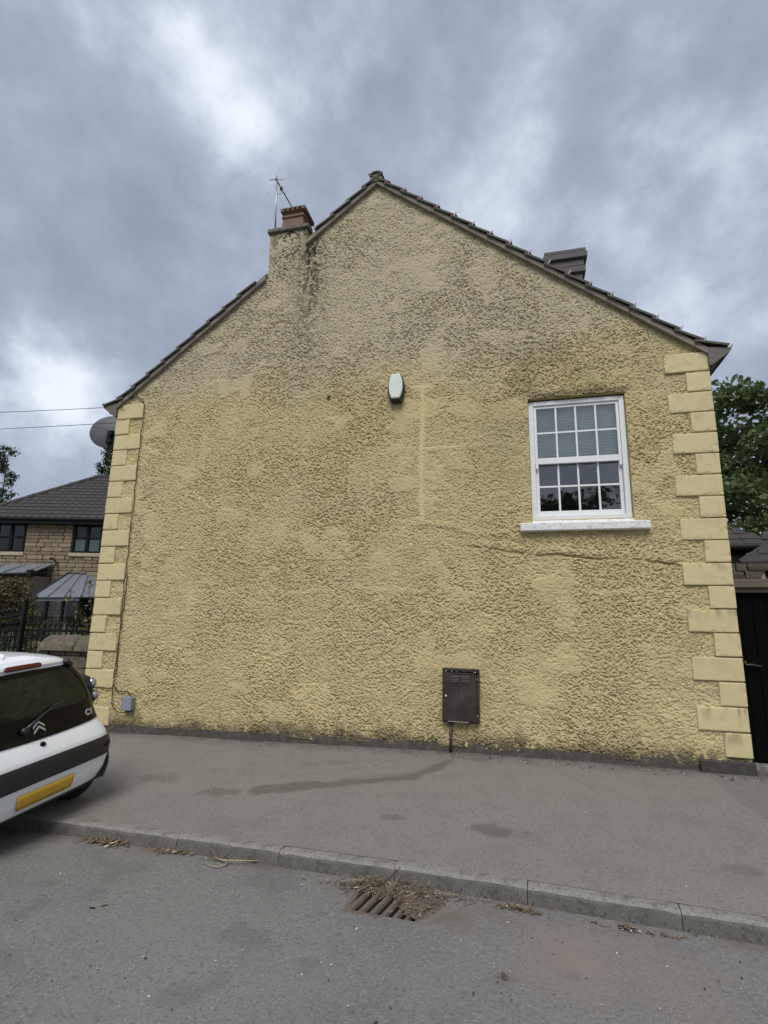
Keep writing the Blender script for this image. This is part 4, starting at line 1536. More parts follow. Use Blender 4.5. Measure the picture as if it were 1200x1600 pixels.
for k in range(5):
    xa = -3.0 + k * .75
    bb = MB(); bb.tube([(xa, -1.3, 3.02 + .02 * k), (xa, -.1, 3.47)], .022, 6); bb.build('batten_roll', m_lead, rfl)
bb = MB(); bb.tube([(-3.3, -1.36, 2.90), (.22, -1.36, 3.02)], .05, 8); bb.build('gutter', m_gutter, lt)
bb = MB(); bb.box(.14, .30, -1.44, -1.22, 2.92, 3.16, .02); bb.tube([(.24, -1.3, 3.0), (.34, -.6, 3.1), (.30, -.05, 3.55), (.10, -.03, 3.72), (.0, -.03, 3.70)], .028, 6); bb.build('rainwater_hopper', m_gutter, lt)

# conservatory with lead bay roof
cv = empty('conservatory', (-10.407, 8.983, 0), (0, 0, YAW), label='small conservatory with grey leaded bay roof against the stone house', cat='conservatory')
Ee = [(.80, -2.0, 2.20), (2.45, -2.0, 2.24), (3.15, -1.2, 2.26), (3.15, -.04, 2.26)]
Rr = [(.78, -.04, 3.15), (1.50, -.04, 3.12)]
crf = empty('roof'); crf.parent = cv
def slab(pts, t, name, mat, par):
    bb_ = MB()
    n = len(pts)
    vs = [tuple(p) for p in pts] + [(p[0], p[1], p[2] - t) for p in pts]
    bb_.add(vs, [tuple(range(n)), tuple(range(2 * n - 1, n - 1, -1))] + [(i, i + n, (i + 1) % n + n, (i + 1) % n) for i in range(n)])
    return bb_.build(name, mat, par)
def lp(a, b_, t): return tuple(a[i] + (b_[i] - a[i]) * t for i in range(3))
for i in range(3):
    slab([lp(Ee[0], Ee[1], i / 3), lp(Ee[0], Ee[1], (i + 1) / 3), lp(Rr[0], Rr[1], (i + 1) / 3), lp(Rr[0], Rr[1], i / 3)], .03, 'roof_panel', m_lead, crf)
slab([Ee[1], Ee[2], Rr[1]], .03, 'roof_panel', m_lead, crf)
slab([Ee[2], Ee[3], Rr[1]], .03, 'roof_panel', m_lead, crf)
for a, c, r_ in [(Ee[0], Rr[0], .035), (lp(Ee[0], Ee[1], 1 / 3), lp(Rr[0], Rr[1], 1 / 3), .02), (lp(Ee[0], Ee[1], 2 / 3), lp(Rr[0], Rr[1], 2 / 3), .02), (Ee[1], Rr[1], .03), (Ee[2], Rr[1], .03), (Rr[0], Rr[1], .04)]:
    bb = MB(); bb.tube([Vector(a) + Vector((0, 0, .02)), Vector(c) + Vector((0, 0, .02))], r_, 6); bb.build('glazing_bar', m_lead if r_ < .035 else m_darkmetal, crf)
bb = MB(); bb.tube([Vector(p) + Vector((0, -.03, -.05)) for p in Ee[:3]], .04, 8); bb.build('gutter', m_gutter, cv)
n = 40
bb = MB()
for i in range(n):
    p = lp(Ee[0], Ee[1], i / n)
    bb.box(p[0], p[0] + .022, p[1] - .06, p[1] - .04, p[2] - .14, p[2] - .02)
bb.build('dentil_trim', m_lead, cv)
for (xx, yy) in ((.84, -1.92), (1.32, -1.93), (1.86, -1.93), (2.42, -1.93), (3.05, -1.18)):
    bb = MB(); bb.box(xx - .045, xx + .045, yy - .045, yy + .045, .75, 2.14, .006); bb.build('post', m_blackframe, cv)
bb = MB(); bb.box(.80, 2.46, -1.97, -1.82, -.6, .78); bb.box(.80, .95, -1.82, -.06, -.6, .78); bb.build('dwarf_wall', m_stoneA, cv)
for xa, xb_ in ((.89, 1.27), (1.37, 1.81), (1.91, 2.37)):
    p = MB(); p.box(xa, xb_, -1.94, -1.93, .80, 2.10); p.build('pane', m_darkglass, cv)
bb = MB(); bb.box(.90, 3.1, -.10, -.055, .0, 2.2); bb.build('back_lining', m_blackframe, cv)
bb = MB(); bb.box(.84, 3.1, -1.9, -.1, .70, .74); bb.build('inner_shelf', m_blackframe, cv)


# ================================================================== PLANTS
def leaves(name, centers, radii, n, size, mat, parent, shell=.55, aspect=.62, droop=0.0, seed=1, flat=.5):
    r = np.random.default_rng(seed)
    centers = np.asarray(centers, float); radii = np.asarray(radii, float)
    vol = radii.prod(1) ** .8
    ci = r.choice(len(centers), n, p=vol / vol.sum())
    d = r.normal(size=(n, 3)); d /= np.linalg.norm(d, axis=1)[:, None]
    rad = r.random(n) ** (1 - shell) 
    P = centers[ci] + d * rad[:, None] * radii[ci]
    nrm = r.normal(size=(n, 3)); nrm[:, 2] = np.abs(nrm[:, 2]) + flat; nrm /= np.linalg.norm(nrm, axis=1)[:, None]
    a = np.cross(nrm, r.normal(size=(n, 3))); a /= np.linalg.norm(a, axis=1)[:, None]
    a[:, 2] -= droop; a /= np.linalg.norm(a, axis=1)[:, None]
    b_ = np.cross(nrm, a); b_ /= np.linalg.norm(b_, axis=1)[:, None] + 1e-9
    s = size * (.6 + .8 * r.random(n))[:, None]
    V = np.stack([P - a * s * .5, P + b_ * s * aspect * .5 + a * s * .05, P + a * s * .5, P - b_ * s * aspect * .5 + a * s * .05], 1).reshape(-1, 3)
    Q = np.arange(n * 4).reshape(-1, 4)
    me_ = fast_mesh(name, V, Q)
    me_.materials.append(mat)
    return link(name, me_, parent)


def big_tree(loc, height, crown_r, label, mat, n, size, seed, base_h, cat='tree', name='tree', group=None):
    r = random.Random(seed)
    t = empty(name, loc, label=label, cat=cat, group=group)
    tr = MB()
    tr.tube([(0, 0, 0), (.1, .05, base_h * .5), (.05, -.1, base_h), (.2, .1, height * .62), (.15, .0, height * .85)], [crown_r * .085, crown_r * .07, crown_r * .058, crown_r * .03, .02], 10)
    cs_, rs_ = [], []
    nb = 26
    for i in range(nb):
        hh = base_h * .75 + (height * .92 - base_h * .75) * (i + .5) / nb
        f = (hh - base_h * .6) / (height - base_h * .6)
        reach = crown_r * (1 - max(0, f - .35) ** 1.7 * 1.25) * r.uniform(.72, 1.05)
        a = i * 2.399 + r.uniform(-.4, .4)
        tip = Vector((cos(a) * reach, sin(a) * reach, hh + reach * r.uniform(.05, .28)))
        o0 = Vector((.1, 0, hh * .86))
        md = o0.lerp(tip, .5) + Vector((0, 0, .2))
        tr.tube([o0, md, tip], [.035 + .02 * (1 - f) * crown_r / 3, .028, .008], 6)
        for q in (.45, .7, .9, 1.02):
            p = o0.lerp(tip, q) + Vector((r.uniform(-.5, .5), r.uniform(-.5, .5), r.uniform(-.15, .45)))
            cr_ = crown_r * r.uniform(.12, .25)
            cs_.append(p); rs_.append((cr_ * 1.25, cr_ * 1.25, cr_ * .62))
    tr.build('trunk', m_bark, t, True)
    leaves('crown', cs_, rs_, n, size, mat, t, seed=seed)
    return t


big_tree((15.0, 11.5, -.1), 9.3, 3.9, 'large dark green broadleaf tree rising behind the right corner of the house', m_leafA, 42000, .19, 3, 1.6, name='broadleaf_tree')
big_tree((19.5, 10.0, -.1), 8.3, 3.8, 'second broadleaf tree further right beyond the gateway roofs', m_leafB, 26000, .17, 8, 1.4, name='broadleaf_tree')
big_tree((13.9, 8.0, -.1), 5.2, 2.1, 'lower bright green tree over the gateway roof beside the house', m_leafA, 15000, .13, 5, 1.2, name='broadleaf_tree')


big_tree((10.2, -24.0, -.5), 9.4, 5.2, 'unseen broadleaf tree added across the road, mirrored in the lower sash window panes', m_leafB, 16000, .34, 14, 1.6, name='broadleaf_tree')  # unseen tree added so the lower sash panes mirror dark greenery


def airy_tree(loc, height, spread, label, seed, n, size, lo=.25):
    r = random.Random(seed)
    t = empty('young_tree', loc, label=label, cat='tree')
    tr = MB()
    tr.tube([(0, 0, 0), (.05, .02, height * .5), (0, 0, height)], [.10, .06, .012], 8)
    cs_, rs_ = [], []
    for i in range(34):
        hh = height * (lo + (1 - lo) * i / 34)
        f = 1 - (hh / height)
        a = r.uniform(0, 6.28)
        L_ = spread * (.25 + f * 1.1) * r.uniform(.6, 1.1)
        tip = Vector((cos(a) * L_, sin(a) * L_, hh + L_ * .6))
        tr.tube([(0, 0, hh), Vector((0, 0, hh)).lerp(tip, .5) + Vector((0, 0, .08)), tip], [.018, .011, .004], 5)
        for q in (.35, .55, .75, .95):
            cs_.append(Vector((0, 0, hh)).lerp(tip, q)); rs_.append((.26, .26, .26))
    tr.build('trunk', m_bark, t, True)
    leaves('crown', cs_, rs_, n, size, m_leafC, t, shell=.3, seed=seed)
    return t


def hl(x, y, z=0.0):       # neighbour-house frame to world
    return (-10.407 + x * cos(YAW) - y * sin(YAW), 8.983 + x * sin(YAW) + y * cos(YAW), z)


airy_tree(hl(-1.75, 6.5), 11.0, 1.3, 'thin leafy young tree above the stone house roof beside the satellite dish', 4, 5200, .12, .5)
airy_tree(hl(-8.1, 8.0), 10.6, 1.5, 'thin young tree behind the left end of the stone house roof', 9, 5000, .12, .3)

# golden conifer on the far left
cb = empty('conifer_bush', (-5.75, 3.35, -.1), label='bushy golden green conifer at the far left above the gate', cat='bush')
r = random.Random(4)
cs_, rs_ = [], []
for i in range(46):
    hh = .35 + 2.25 * i / 46
    rr_2 = .85 * (1 - (hh / 2.75) ** 1.6) + .10
    a = i * 2.4
    cs_.append((cos(a) * rr_2, sin(a) * rr_2, hh)); rs_.append((.40, .40, .13))
for i in range(14):
    cs_.append((r.uniform(-.4, .4), r.uniform(-.4, .4), .3 + i * .16)); rs_.append((.45, .45, .25))
bb = MB(); bb.tube([(0, 0, 0), (0, 0, 2.3)], [.07, .02], 8); bb.build('stem', m_bark, cb)
leaves('foliage', cs_, rs_, 15000, .085, m_conifer, cb, aspect=.35, droop=.35, seed=6)

# silvery grass clump
sg = empty('silver_grass', (-2.98, 2.55, -.05), label='silvery tufted ornamental grass behind the railing', cat='plant')
r = np.random.default_rng(5)
V, Q = [], []
for i in range(420):
    a = r.uniform(0, 6.28); sp = r.uniform(.05, .42); h_ = r.uniform(.9, 1.65)
    p = [np.array([cos(a) * sp * t_ ** 1.6, sin(a) * sp * t_ ** 1.6, h_ * (t_ - .18 * t_ ** 3 * sp * 2)]) for t_ in (0, .35, .7, 1)]
    wv = np.array([-sin(a), cos(a), 0]) * .006
    o0 = len(V)
    for k, q in enumerate(p):
        ww = wv * (1, 1, .8, .15)[k]
        V += [q - ww, q + ww]
    Q += [(o0 + 2 * k, o0 + 2 * k + 1, o0 + 2 * k + 3, o0 + 2 * k + 2) for k in range(3)]
me = fast_mesh('blades', V, Q); me.materials.append(m_silver); link('blades', me, sg)


def stem_bush(name, loc, label, seed, nst, h0, h1, spread, nleaf, size, mat):
    r_ = random.Random(seed)
    t = empty(name, loc, label=label, cat='shrub')
    bb_ = MB()
    cs_, rs_ = [], []
    for i in range(nst):
        a = r_.uniform(0, 6.28)
        hh = r_.uniform(h0, h1)
        sp = spread * r_.uniform(.3, 1)
        tip = Vector((cos(a) * sp, sin(a) * sp, hh))
        md = Vector((cos(a) * sp * .35, sin(a) * sp * .35, hh * .6))
        bb_.tube([(cos(a) * .06, sin(a) * .06, 0), md, tip], [.014, .010, .004], 5)
        for q in np.linspace(.35, 1, 6):
            p = md.lerp(tip, (q - .35) / .65)
            cs_.append(p); rs_.append((.17, .17, .13))
    bb_.build('stem', m_bark, t)
    leaves('foliage', cs_, rs_, nleaf, size, mat, t, shell=.3, seed=seed, flat=.2)
    return t


stem_bush('rose_bush', (-2.05, 3.2, -.05), 'tall straggly rose with yellow green leaves beside the left quoins', 3, 9, 2.2, 3.15, .65, 520, .10, m_rose)
stem_bush('rose_bush', (-3.1, 3.6, -.05), 'lower straggly rose with sparse leaves in front of the conservatory', 5, 8, 1.5, 2.5, .8, 420, .09, m_rose)
stem_bush('rose_bush', (-1.35, 2.35, -.05), 'dense low shrub of dark stems behind the stone wall by the quoins', 8, 12, 1.2, 1.95, .55, 800, .075, m_rose)
stem_bush('garden_shrub', (-2.6, 4.6, -.05), 'light green rounded shrub in front of the conservatory posts', 19, 14, 1.2, 2.0, .7, 1800, .09, m_rose)
stem_bush('garden_shrub', (-4.3, 2.3, -.05), 'dark leafy shrub filling the bed behind the railing', 12, 14, .8, 1.45, .7, 1500, .08, m_leafB)
stem_bush('garden_shrub', (-3.5, 1.7, -.05), 'dark low shrub close behind the railing and gate', 15, 14, .6, 1.1, .6, 1300, .07, m_leafB)

# ================================================================== RIGHT: GATE AND ROOFS
gt = empty('yard_gate', (9.19, .42, 0), label='tall black boarded gate beside the right quoins under a wooden beam', cat='gate')
for k in range(11):
    bb = MB(); bb.box(k * .145 + .003, k * .145 + .142, 0, .035, .06, 2.10, .004); bb.build('plank', m_blackgate, gt)
bb = MB(); bb.box(0, 1.6, .036, .09, .35, .47); bb.box(0, 1.6, .036, .09, 1.6, 1.72); bb.build('ledge', m_blackgate, gt)
bb = MB(); bb.tube([(.13, -.035, 1.18), (.20, -.05, 1.185), (.30, -.035, 1.165)], .010, 8); bb.ellipsoid((.13, -.02, 1.20), (.018, .03, .03)); bb.build('latch_handle', m_darkmetal, gt)
bb = MB(); bb.box(-.01, 2.2, -.12, .14, -.2, .045, .01); bb.build('threshold', m_kerb, gt)
gw = empty('gateway', (9.165, .30, 0), label='stone gateway with weathered beam above the black gate', cat='gateway')
bb = MB(); bb.box(.0, 2.6, .0, .32, 2.115, 2.225, .01); bb.build('beam', m_wood, gw)
bb = MB(); bb.box(.0, 2.6, .05, .32, 2.06, 2.113, .004); bb.build('beam_strip', m_wood, gw)
bb = MB(); bb.box(1.65, 2.4, .0, .4, -.2, 2.055); bb.build('pier', m_mortar, gw)
z = 2.23
for rrow in range(2):
    x0 = .0
    while x0 < .42:
        l = random.uniform(.12, .3)
        link('stone', random.choice(old_blocks), gw, (x0 + l / 2, .18, z + .05), None, (l - .012, .22, .09))
        x0 += l
    z += .10
bb = MB(); bb.box(0, .5, .12, .26, 2.226, 2.42); bb.build('mortar_core', m_mortar, gw)

# first roof: low tiled store behind the gateway
sr = empty('store_roof', (9.2, 2.2, 0), label='low dark tiled roof with black gutter just behind the gateway', cat='outbuilding')
rp = radians(30)
bb = MB(); bb.box(0, 1.15, .25, 2.6, -.1, 2.72); bb.build('wall', m_oldstone, sr)
bb = MB(); bb.box(-.0, 1.25, -.05, .24, 2.55, 2.80, .01); bb.build('fascia', m_gutter, sr)
bb = MB(); bb.tube([(-.0, -.10, 2.86), (1.28, -.10, 2.86)], .06, 10); bb.build('gutter', m_gutter, sr)
rb = MB(); rb.add([(0, -.05, 2.86), (1.35, -.05, 2.86), (.55, 1.2, 2.86 + 1.25 * math.tan(rp)), (0, 1.2, 2.86 + 1.25 * math.tan(rp)), (0, 2.6, 2.86), (1.35, 2.6, 2.86)], [(0, 1, 2, 3), (3, 2, 5, 4), (1, 5, 2), (0, 4, 5, 1)])
rbo = rb.build('roof', m_slate, sr)
ft = MB(); ft.box(0, .30, 0, .30, 0, .028, .006)
ftm = ft.mesh('roof_tile', m_slate)
for k in range(6):
    s = k * .235
    ymax = 1.35 - .80 * (s * cos(rp) / 1.25)
    for c in range(5):
        xx = .005 + c * .305
        if xx < ymax - .02:
            o = link('roof_tile', ftm, rbo, (xx, -.08 + s * cos(rp), 2.89 + s * sin(rp)), (rp - .07, 0, random.uniform(-.02, .02)), (min(1, (ymax - xx) / .30), 1, 1))

# second roof: angled hipped roof over the gate passage, nearer on the right
pr_ = empty('passage_roof', (9.62, .95, 0), (0, 0, radians(-30)), label='dark tiled hipped roof with lead hip over the gate passage at the right edge', cat='outbuilding')
rp = radians(33)
bb = MB(); bb.box(.02, 3.2, -.06, .10, 2.30, 2.44, .008); bb.build('fascia', m_gutter, pr_)
bb = MB(); bb.tube([(-.05, -.11, 2.44), (3.2, -.11, 2.44)], .055, 10); bb.build('gutter', m_gutter, pr_)
rb = MB(); D_ = 1.3
rb.add([(0, -.06, 2.44), (3.2, -.06, 2.44), (3.2, D_, 2.44 + D_ * math.tan(rp)), (.62, D_, 2.44 + D_ * math.tan(rp)), (0, 2 * D_, 2.44), (3.2, 2 * D_, 2.44)], [(0, 1, 2, 3), (3, 2, 5, 4), (0, 3, 4), (0, 4, 5, 1), (1, 5, 2)])
pro = rb.build('roof', m_slate, pr_)
for k in range(7):
    s = k * .225
    yy = -.09 + s * cos(rp)
    xmin = .62 * max(0, yy + .06) / D_
    for c in range(9):
        xx = .02 + c * .305 + (.15 if k % 2 else 0)
        if xx > xmin - .12:
            link('roof_tile', ftm, pro, (xx, yy, 2.475 + s * sin(rp)), (rp - .07, 0, random.uniform(-.02, .02)))
bb = MB(); bb.tube([(-.02, -.10, 2.49), (.30, .62, 2.86), (.62, D_, 2.48 + D_ * math.tan(rp))], .038, 8); bb.build('lead_hip', m_slate, pr_)
bb = MB(); bb.box(.25, 3.0, .12, 2.3, -.1, 2.40); bb.build('wall', m_oldstone, pr_)

# ================================================================== GULLY GRATE AND LITTER
gr = empty('drain_grate', ((GX0 + GX1) / 2, (GY0 + GY1) / 2, rzf(5.745, -3.5) + .002), (radians(1.3), 0, ka), label='rusty iron road gully grate half buried in mud beside the kerb', cat='drain grate')
hw, hh_ = .250, .170
bb = MB()
bb.box(-hw, hw, -hh_, -hh_ + .035, -.06, .004, .003); bb.box(-hw, hw, hh_ - .03, hh_, -.06, .004, .003)
bb.box(-hw, -hw + .03, -hh_ + .036, hh_ - .031, -.06, .0035, .003); bb.box(hw - .03, hw, -hh_ + .036, hh_ - .031, -.06, .0035, .003)
bb.build('frame', m_iron, gr)
for k in range(6):
    xx = -.190 + k * .076
    bb = MB()
    sk = .055
    pr2 = [(-.016, -.05), (.016, -.05), (.021, -.016), (.013, .001), (-.013, .001), (-.021, -.016)]
    vs = [(xx + a - sk / 2, -hh_ + .03, c) for a, c in pr2] + [(xx + a + sk / 2, hh_ - .028, c) for a, c in pr2]
    bb.add(vs, [(0, 1, 2, 3, 4, 5), (11, 10, 9, 8, 7, 6)] + [(i, i + 6, (i + 1) % 6 + 6, (i + 1) % 6) for i in range(6)])
    bb.build('bar', m_iron, gr)
bb = MB(); bb.box(-hw + .01, hw - .01, -hh_ + .01, hh_ - .01, -.42, -.40); 
for a in ((-hw + .005, -hw + .012, -hh_ + .01, hh_ - .01), (hw - .012, hw - .005, -hh_ + .01, hh_ - .01), (-hw + .012, hw - .012, -hh_ + .005, -hh_ + .012), (-hw + .012, hw - .012, hh_ - .012, hh_ - .005)):
    bb.box(*a, -.40, -.055)
bb.build('gully_pot', m_pit, gr)
# silt over the right half and along the kerb
xs = np.linspace(5.44, 6.20, 90); ys = np.linspace(-3.70, -3.21, 60)
X, Y = np.meshgrid(xs, ys)
hmap = .022 * np.exp(-((X - 5.93) / .13) ** 2 - ((Y + 3.50) / .15) ** 2) + .050 * np.exp(-((X - 5.72) / .27) ** 2 - ((Y + 3.30) / .055) ** 2) + .014 * np.exp(-((X - 6.05) / .15) ** 2 - ((Y + 3.38) / .10) ** 2)
hmap = hmap * (.6 + .8 * fbm(X * 12, Y * 12, 33)) + (fbm(X * 40, Y * 40, 34, 2) - .5) * .008
Zm = road_z(X, Y) + hmap - .012
keep = ((hmap > .0125)[:-1, :-1]) & ((hmap > .0125)[1:, 1:])
me = fast_mesh('silt', np.stack([X, Y, Zm], -1).reshape(-1, 3), grid_quads(*X.shape, keep=keep), None, True)
me.materials.append(m_mud)
tag(link('drain_silt', me), 'brown silt heaped over the right half of the gully grate', 'silt', kind='stuff')


def litter(name, spots, label, seed, mat, kind='stuff', straw=True, zf=rzf):
    """loose straw and leaf scraps: thin bent strips"""
    r_ = random.Random(seed)
    V, Q = [], []
    for (cx, cy, sx, sy, n, l0, l1, wd, zh) in spots:
        for i in range(n):
            x = cx + r_.gauss(0, sx); y = cy + r_.gauss(0, sy)
            z = zf(x, y) + .003 + abs(r_.gauss(0, zh))
            a = r_.uniform(0, pi)
            l = r_.uniform(l0, l1); w_ = wd * r_.uniform(.5, 1.3)
            dx, dy = cos(a) * l / 2, sin(a) * l / 2
            wx_, wy_ = -sin(a) * w_ / 2, cos(a) * w_ / 2
            dz = r_.uniform(-.3, .3) * l * .35
            mz = r_.uniform(0, .25) * l * .4
            o0 = len(V)
            V += [(x - dx - wx_, y - dy - wy_, z), (x - dx + wx_, y - dy + wy_, z + w_ * .3), (x + wx_, y + wy_, z + mz + w_ * .3), (x - wx_, y - wy_, z + mz),
                  (x + dx + wx_, y + dy + wy_, z + max(0, dz)), (x + dx - wx_, y + dy - wy_, z + max(0, dz) + w_ * .2)]
            Q += [(o0, o0 + 1, o0 + 2, o0 + 3), (o0 + 3, o0 + 2, o0 + 4, o0 + 5)]
    me_ = fast_mesh(name, V, Q)
    me_.materials.append(mat)
    return tag(link(name, me_), label, 'litter', None, kind)


litter('leaf_litter', [(5.70, -3.285, .17, .035, 260, .015, .05, .012, .022), (5.94, -3.47, .06, .08, 150, .010, .036, .009, .007), (6.05, -3.27, .12, .03, 60, .012, .035, .008, .008)], 'brown leaf scraps caught between the gully grate and the kerb', 2, m_leafdry)
litter('straw_litter', [(5.62, -3.31, .15, .045, 95, .07, .20, .005, .020), (5.80, -3.36, .12, .05, 50, .06, .15, .005, .015), (6.10, -3.30, .14, .03, 22, .05, .11, .005, .006)], 'dry straw stalks spilled over the back edge of the gully grate', 3, m_straw)
litter('leaf_litter', [(3.24, -3.09, .12, .035, 150, .02, .055, .012, .012)], 'small heap of dry leaf scraps by the kerb nearest the white car', 4, m_leafdry)
litter('leaf_litter', [(3.90, -3.125, .07, .025, 70, .015, .045, .012, .012)], 'small dry leaf heap by the kerb beside the forked twig', 5, m_leafdry)
litter('leaf_litter', [(4.28, -3.15, .05, .02, 35, .012, .035, .010, .008)], 'few leaf scraps touching the left end of the forked twig', 6, m_leafdry)
litter('leaf_litter', [(6.56, -3.315, .055, .018, 80, .012, .035, .010, .012), (6.66, -3.325, .04, .012, 20, .02, .05, .006, .008)], 'dark leaf heap in the gutter right of the gully grate', 7, m_leafdry)
litter('leaf_litter', [(7.20, -3.36, .05, .012, 14, .03, .07, .008, .006), (7.42, -3.37, .06, .012, 14, .03, .06, .007, .005), (7.02, -3.335, .03, .01, 6, .02, .05, .006, .004)], 'scattered twig and leaf bits in the gutter at the right', 8, m_leafdry)
# forked twig
tw = MB()
def rp3(x, y, h=.012): return (x, y, rzf(x, y) + h)
tw.tube([rp3(4.27, -3.14), rp3(4.35, -3.19, .02), rp3(4.43, -3.215, .03), rp3(4.52, -3.19, .03), rp3(4.68, -3.125, .02)], [.006, .007, .008, .006, .003], 6)
tw.tube([rp3(4.43, -3.215, .03), rp3(4.435, -3.26, .02), rp3(4.40, -3.30, .012), rp3(4.32, -3.285), rp3(4.24, -3.245)], [.007, .006, .005, .004, .003], 6)
tag(tw.build('twig', m_twig, None, True), 'pale forked twig lying on the road near the kerb', 'twig')
tw = MB()
tw.tube([rp3(5.60, -3.33, .03), rp3(5.70, -3.30, .06), rp3(5.78, -3.235, .13)], [.005, .004, .002], 5)
tag(tw.build('twig', m_cable, None, True), 'dark upright twig standing in the litter at the gully grate', 'twig')
tw = MB()
tw.tube([rp3(7.17, -3.36), rp3(7.21, -3.385, .014), rp3(7.235, -3.41)], [.005, .005, .002], 5)
tw.tube([rp3(7.17, -3.35), rp3(7.27, -3.37, .015)], [.004, .002], 5)
tag(tw.build('twig', m_cable, None, True), 'short dark forked twig in the gutter at the right', 'twig')
lf = MB()
def flat_leaf(x, y, l, a, wd):
    pts = []
    for t_, w_ in ((0, 0), (.25, .8), (.55, 1), (.8, .6), (1, 0)):
        pts.append((t_ * l - l / 2, w_ * wd / 2))
    poly = pts + [(p[0], -p[1]) for p in pts[-2:0:-1]]
    vs = [(x + p[0] * cos(a) - p[1] * sin(a), y + p[0] * sin(a) + p[1] * cos(a), rzf(x, y) + .006 + abs(p[1]) * .35) for p in poly]
    return vs, [tuple(range(len(vs)))]
lf.add(*flat_leaf(6.51, -4.05, .075, 1.9, .028)); tag(lf.build('fallen_leaf', m_leafdry), 'single brown leaf lying on the pinkish patch of road', 'leaf')
lf = MB(); lf.add(*flat_leaf(3.945, -4.03, .055, .1, .018)); lf.add(*flat_leaf(3.995, -3.985, .06, .75, .012)); tag(lf.build('fallen_leaf', m_cable), 'dark shrivelled leaf on the road at the lower left', 'leaf')


def specks(name, n, area, zf, label, seed, mat, s0=.003, s1=.010):
    r_ = random.Random(seed)
    V, Q = [], []
    for i in range(n):
        x = r_.uniform(area[0], area[1]); y = r_.uniform(area[2], area[3])
        if y > -0.02: y = -.02
        z = zf(x, y) + .004
        s = r_.uniform(s0, s1) * (1.7 if r_.random() < .06 else 1); a = r_.uniform(0, 6.28)
        o0 = len(V)
        for k in range(4):
            V.append((x + cos(a + k * pi / 2) * s * (1, .6, 1.1, .5)[k], y + sin(a + k * pi / 2) * s * (1, .6, 1.1, .5)[k], z + (.0, .002, .003, .001)[k]))
        V.append((x, y, z + s * .7))
        Q += [(o0 + k, o0 + (k + 1) % 4, o0 + 4) for k in range(4)]
    me_ = fast_mesh(name, V, Q); me_.materials.append(mat)
    tag(link(name, me_), label, 'grit', None, 'stuff')


specks('white_grit', 80, (3.0, 8.2, -5.3, -3.3), lambda x, y: rzf(x, y) if y < kerb_y(x) - .13 else -2, 'white grit specks scattered over the road surface', 21, m_grit)
specks('white_grit', 60, (2.6, 9.2, -3.0, -.05), lambda x, y: gzf(x, y) if y > kerb_y(x) else -2, 'white grit specks scattered over the pavement', 22, m_grit)
specks('white_grit', 70, (5.2, 9.2, -.25, -.02), gzf, 'paint flakes lying along the foot of the wall', 23, m_grit, .003, .011)
specks('dark_grit', 120, (3.0, 8.2, -5.3, -3.3), lambda x, y: rzf(x, y) if y < kerb_y(x) - .13 else -2, 'dark grit specks scattered over the road surface', 24, m_darkgrit, .003, .009)
specks('dark_grit', 260, (2.6, 9.2, -.30, -.02), gzf, 'dark crumbs lying along the foot of the wall', 25, m_darkgrit, .004, .014)

# ================================================================== THE WHITE CAR
m_paint = M('white_car_paint', (0.82, 0.835, 0.85), 0.32, coat=.9)
m_carblack = M('car_black_plastic', (0.016, 0.017, 0.019), 0.42, bump=[(300.0, .08, .002)])
m_frit = M('black_glass_edge', (0.004, 0.004, 0.0045), 0.10, spec=.22)
m_carglass = glass_mat('car_glass', (0.42, 0.48, 0.50), 0.5)
m_lining = M('car_lining', (0.035, 0.036, 0.038), 0.9)
m_seat = M('seat_fabric', (0.075, 0.078, 0.082), 0.95, noise=[(40.0, .5, .7, (0.07, 0.072, 0.075))])
m_red = M('red_lens', (0.10, 0.006, 0.012), 0.15, coat=.6)
m_chrome = M('chrome', (0.62, 0.63, 0.64), 0.3, metal=.7)
m_clear = M('clear_lens', (0.42, 0.42, 0.44), 0.10, metal=.7, coat=1.0)
m_plate = M('yellow_plate', (0.62, 0.36, 0.03), 0.4)
m_tyre = M('tyre_rubber', (0.014, 0.014, 0.014), 0.85, bump=[(60.0, .3, .004)])
m_rim = M('silver_rim', (0.45, 0.46, 0.47), 0.35, metal=.7)

car = empty('car', (2.71, -3.215, -.190), (-.072, 0, pi + .01), label='white small hatchback parked half on the pavement seen from behind', cat='car')
ZT = np.array([.20, .26, .34, .45, .58, .66, .72, .77, .82, .90, 1.00, 1.10, 1.20, 1.28, 1.335, 1.36, 1.385, 1.41, 1.432, 1.448, 1.460, 1.466])
XR = np.array([.130, .050, .018, .000, .010, .035, .070, .105, .135, .165, .200, .240, .285, .330, .370, .360, .375, .45, .60, .82, 1.10, 1.55])
XF = np.array([3.33, 3.40, 3.43, 3.435, 3.42, 3.36, 3.25, 3.12, 2.95, 2.72, 2.52, 2.33, 2.14, 1.99, 1.885, 1.84, 1.79, 1.74, 1.70, 1.67, 1.64, 1.60])
HWT = np.array([.780, .815, .855, .876, .882, .876, .866, .852, .836, .826, .815, .798, .765, .715, .652, .622, .580, .520, .44, .34, .22, .03])
NE = np.array([7.5, 8.0, 8.5, 9.0, 9.0, 9.0, 8.6, 8.2, 7.8, 7.4, 7.2, 7.0, 6.6, 6.2, 5.8, 5.4, 5.0, 4.2, 3.5, 3.0, 2.6, 2.4])


def cint(z, A):
    return np.interp(z, ZT, A)


def csurf(th, z, front=False, off=0.0):
    xr, xf, w_, n = cint(z, XR), cint(z, XF), cint(z, HWT), cint(z, NE)
    xc = (xr + xf) / 2
    a = np.abs(np.cos(th)) ** (2 / n) * (xc - xr)
    y = np.sign(np.sin(th)) * np.abs(np.sin(th)) ** (2 / n) * w_
    x = xc - a if not front else xc + a
    return np.stack([x, y, z + 0 * th], -1)


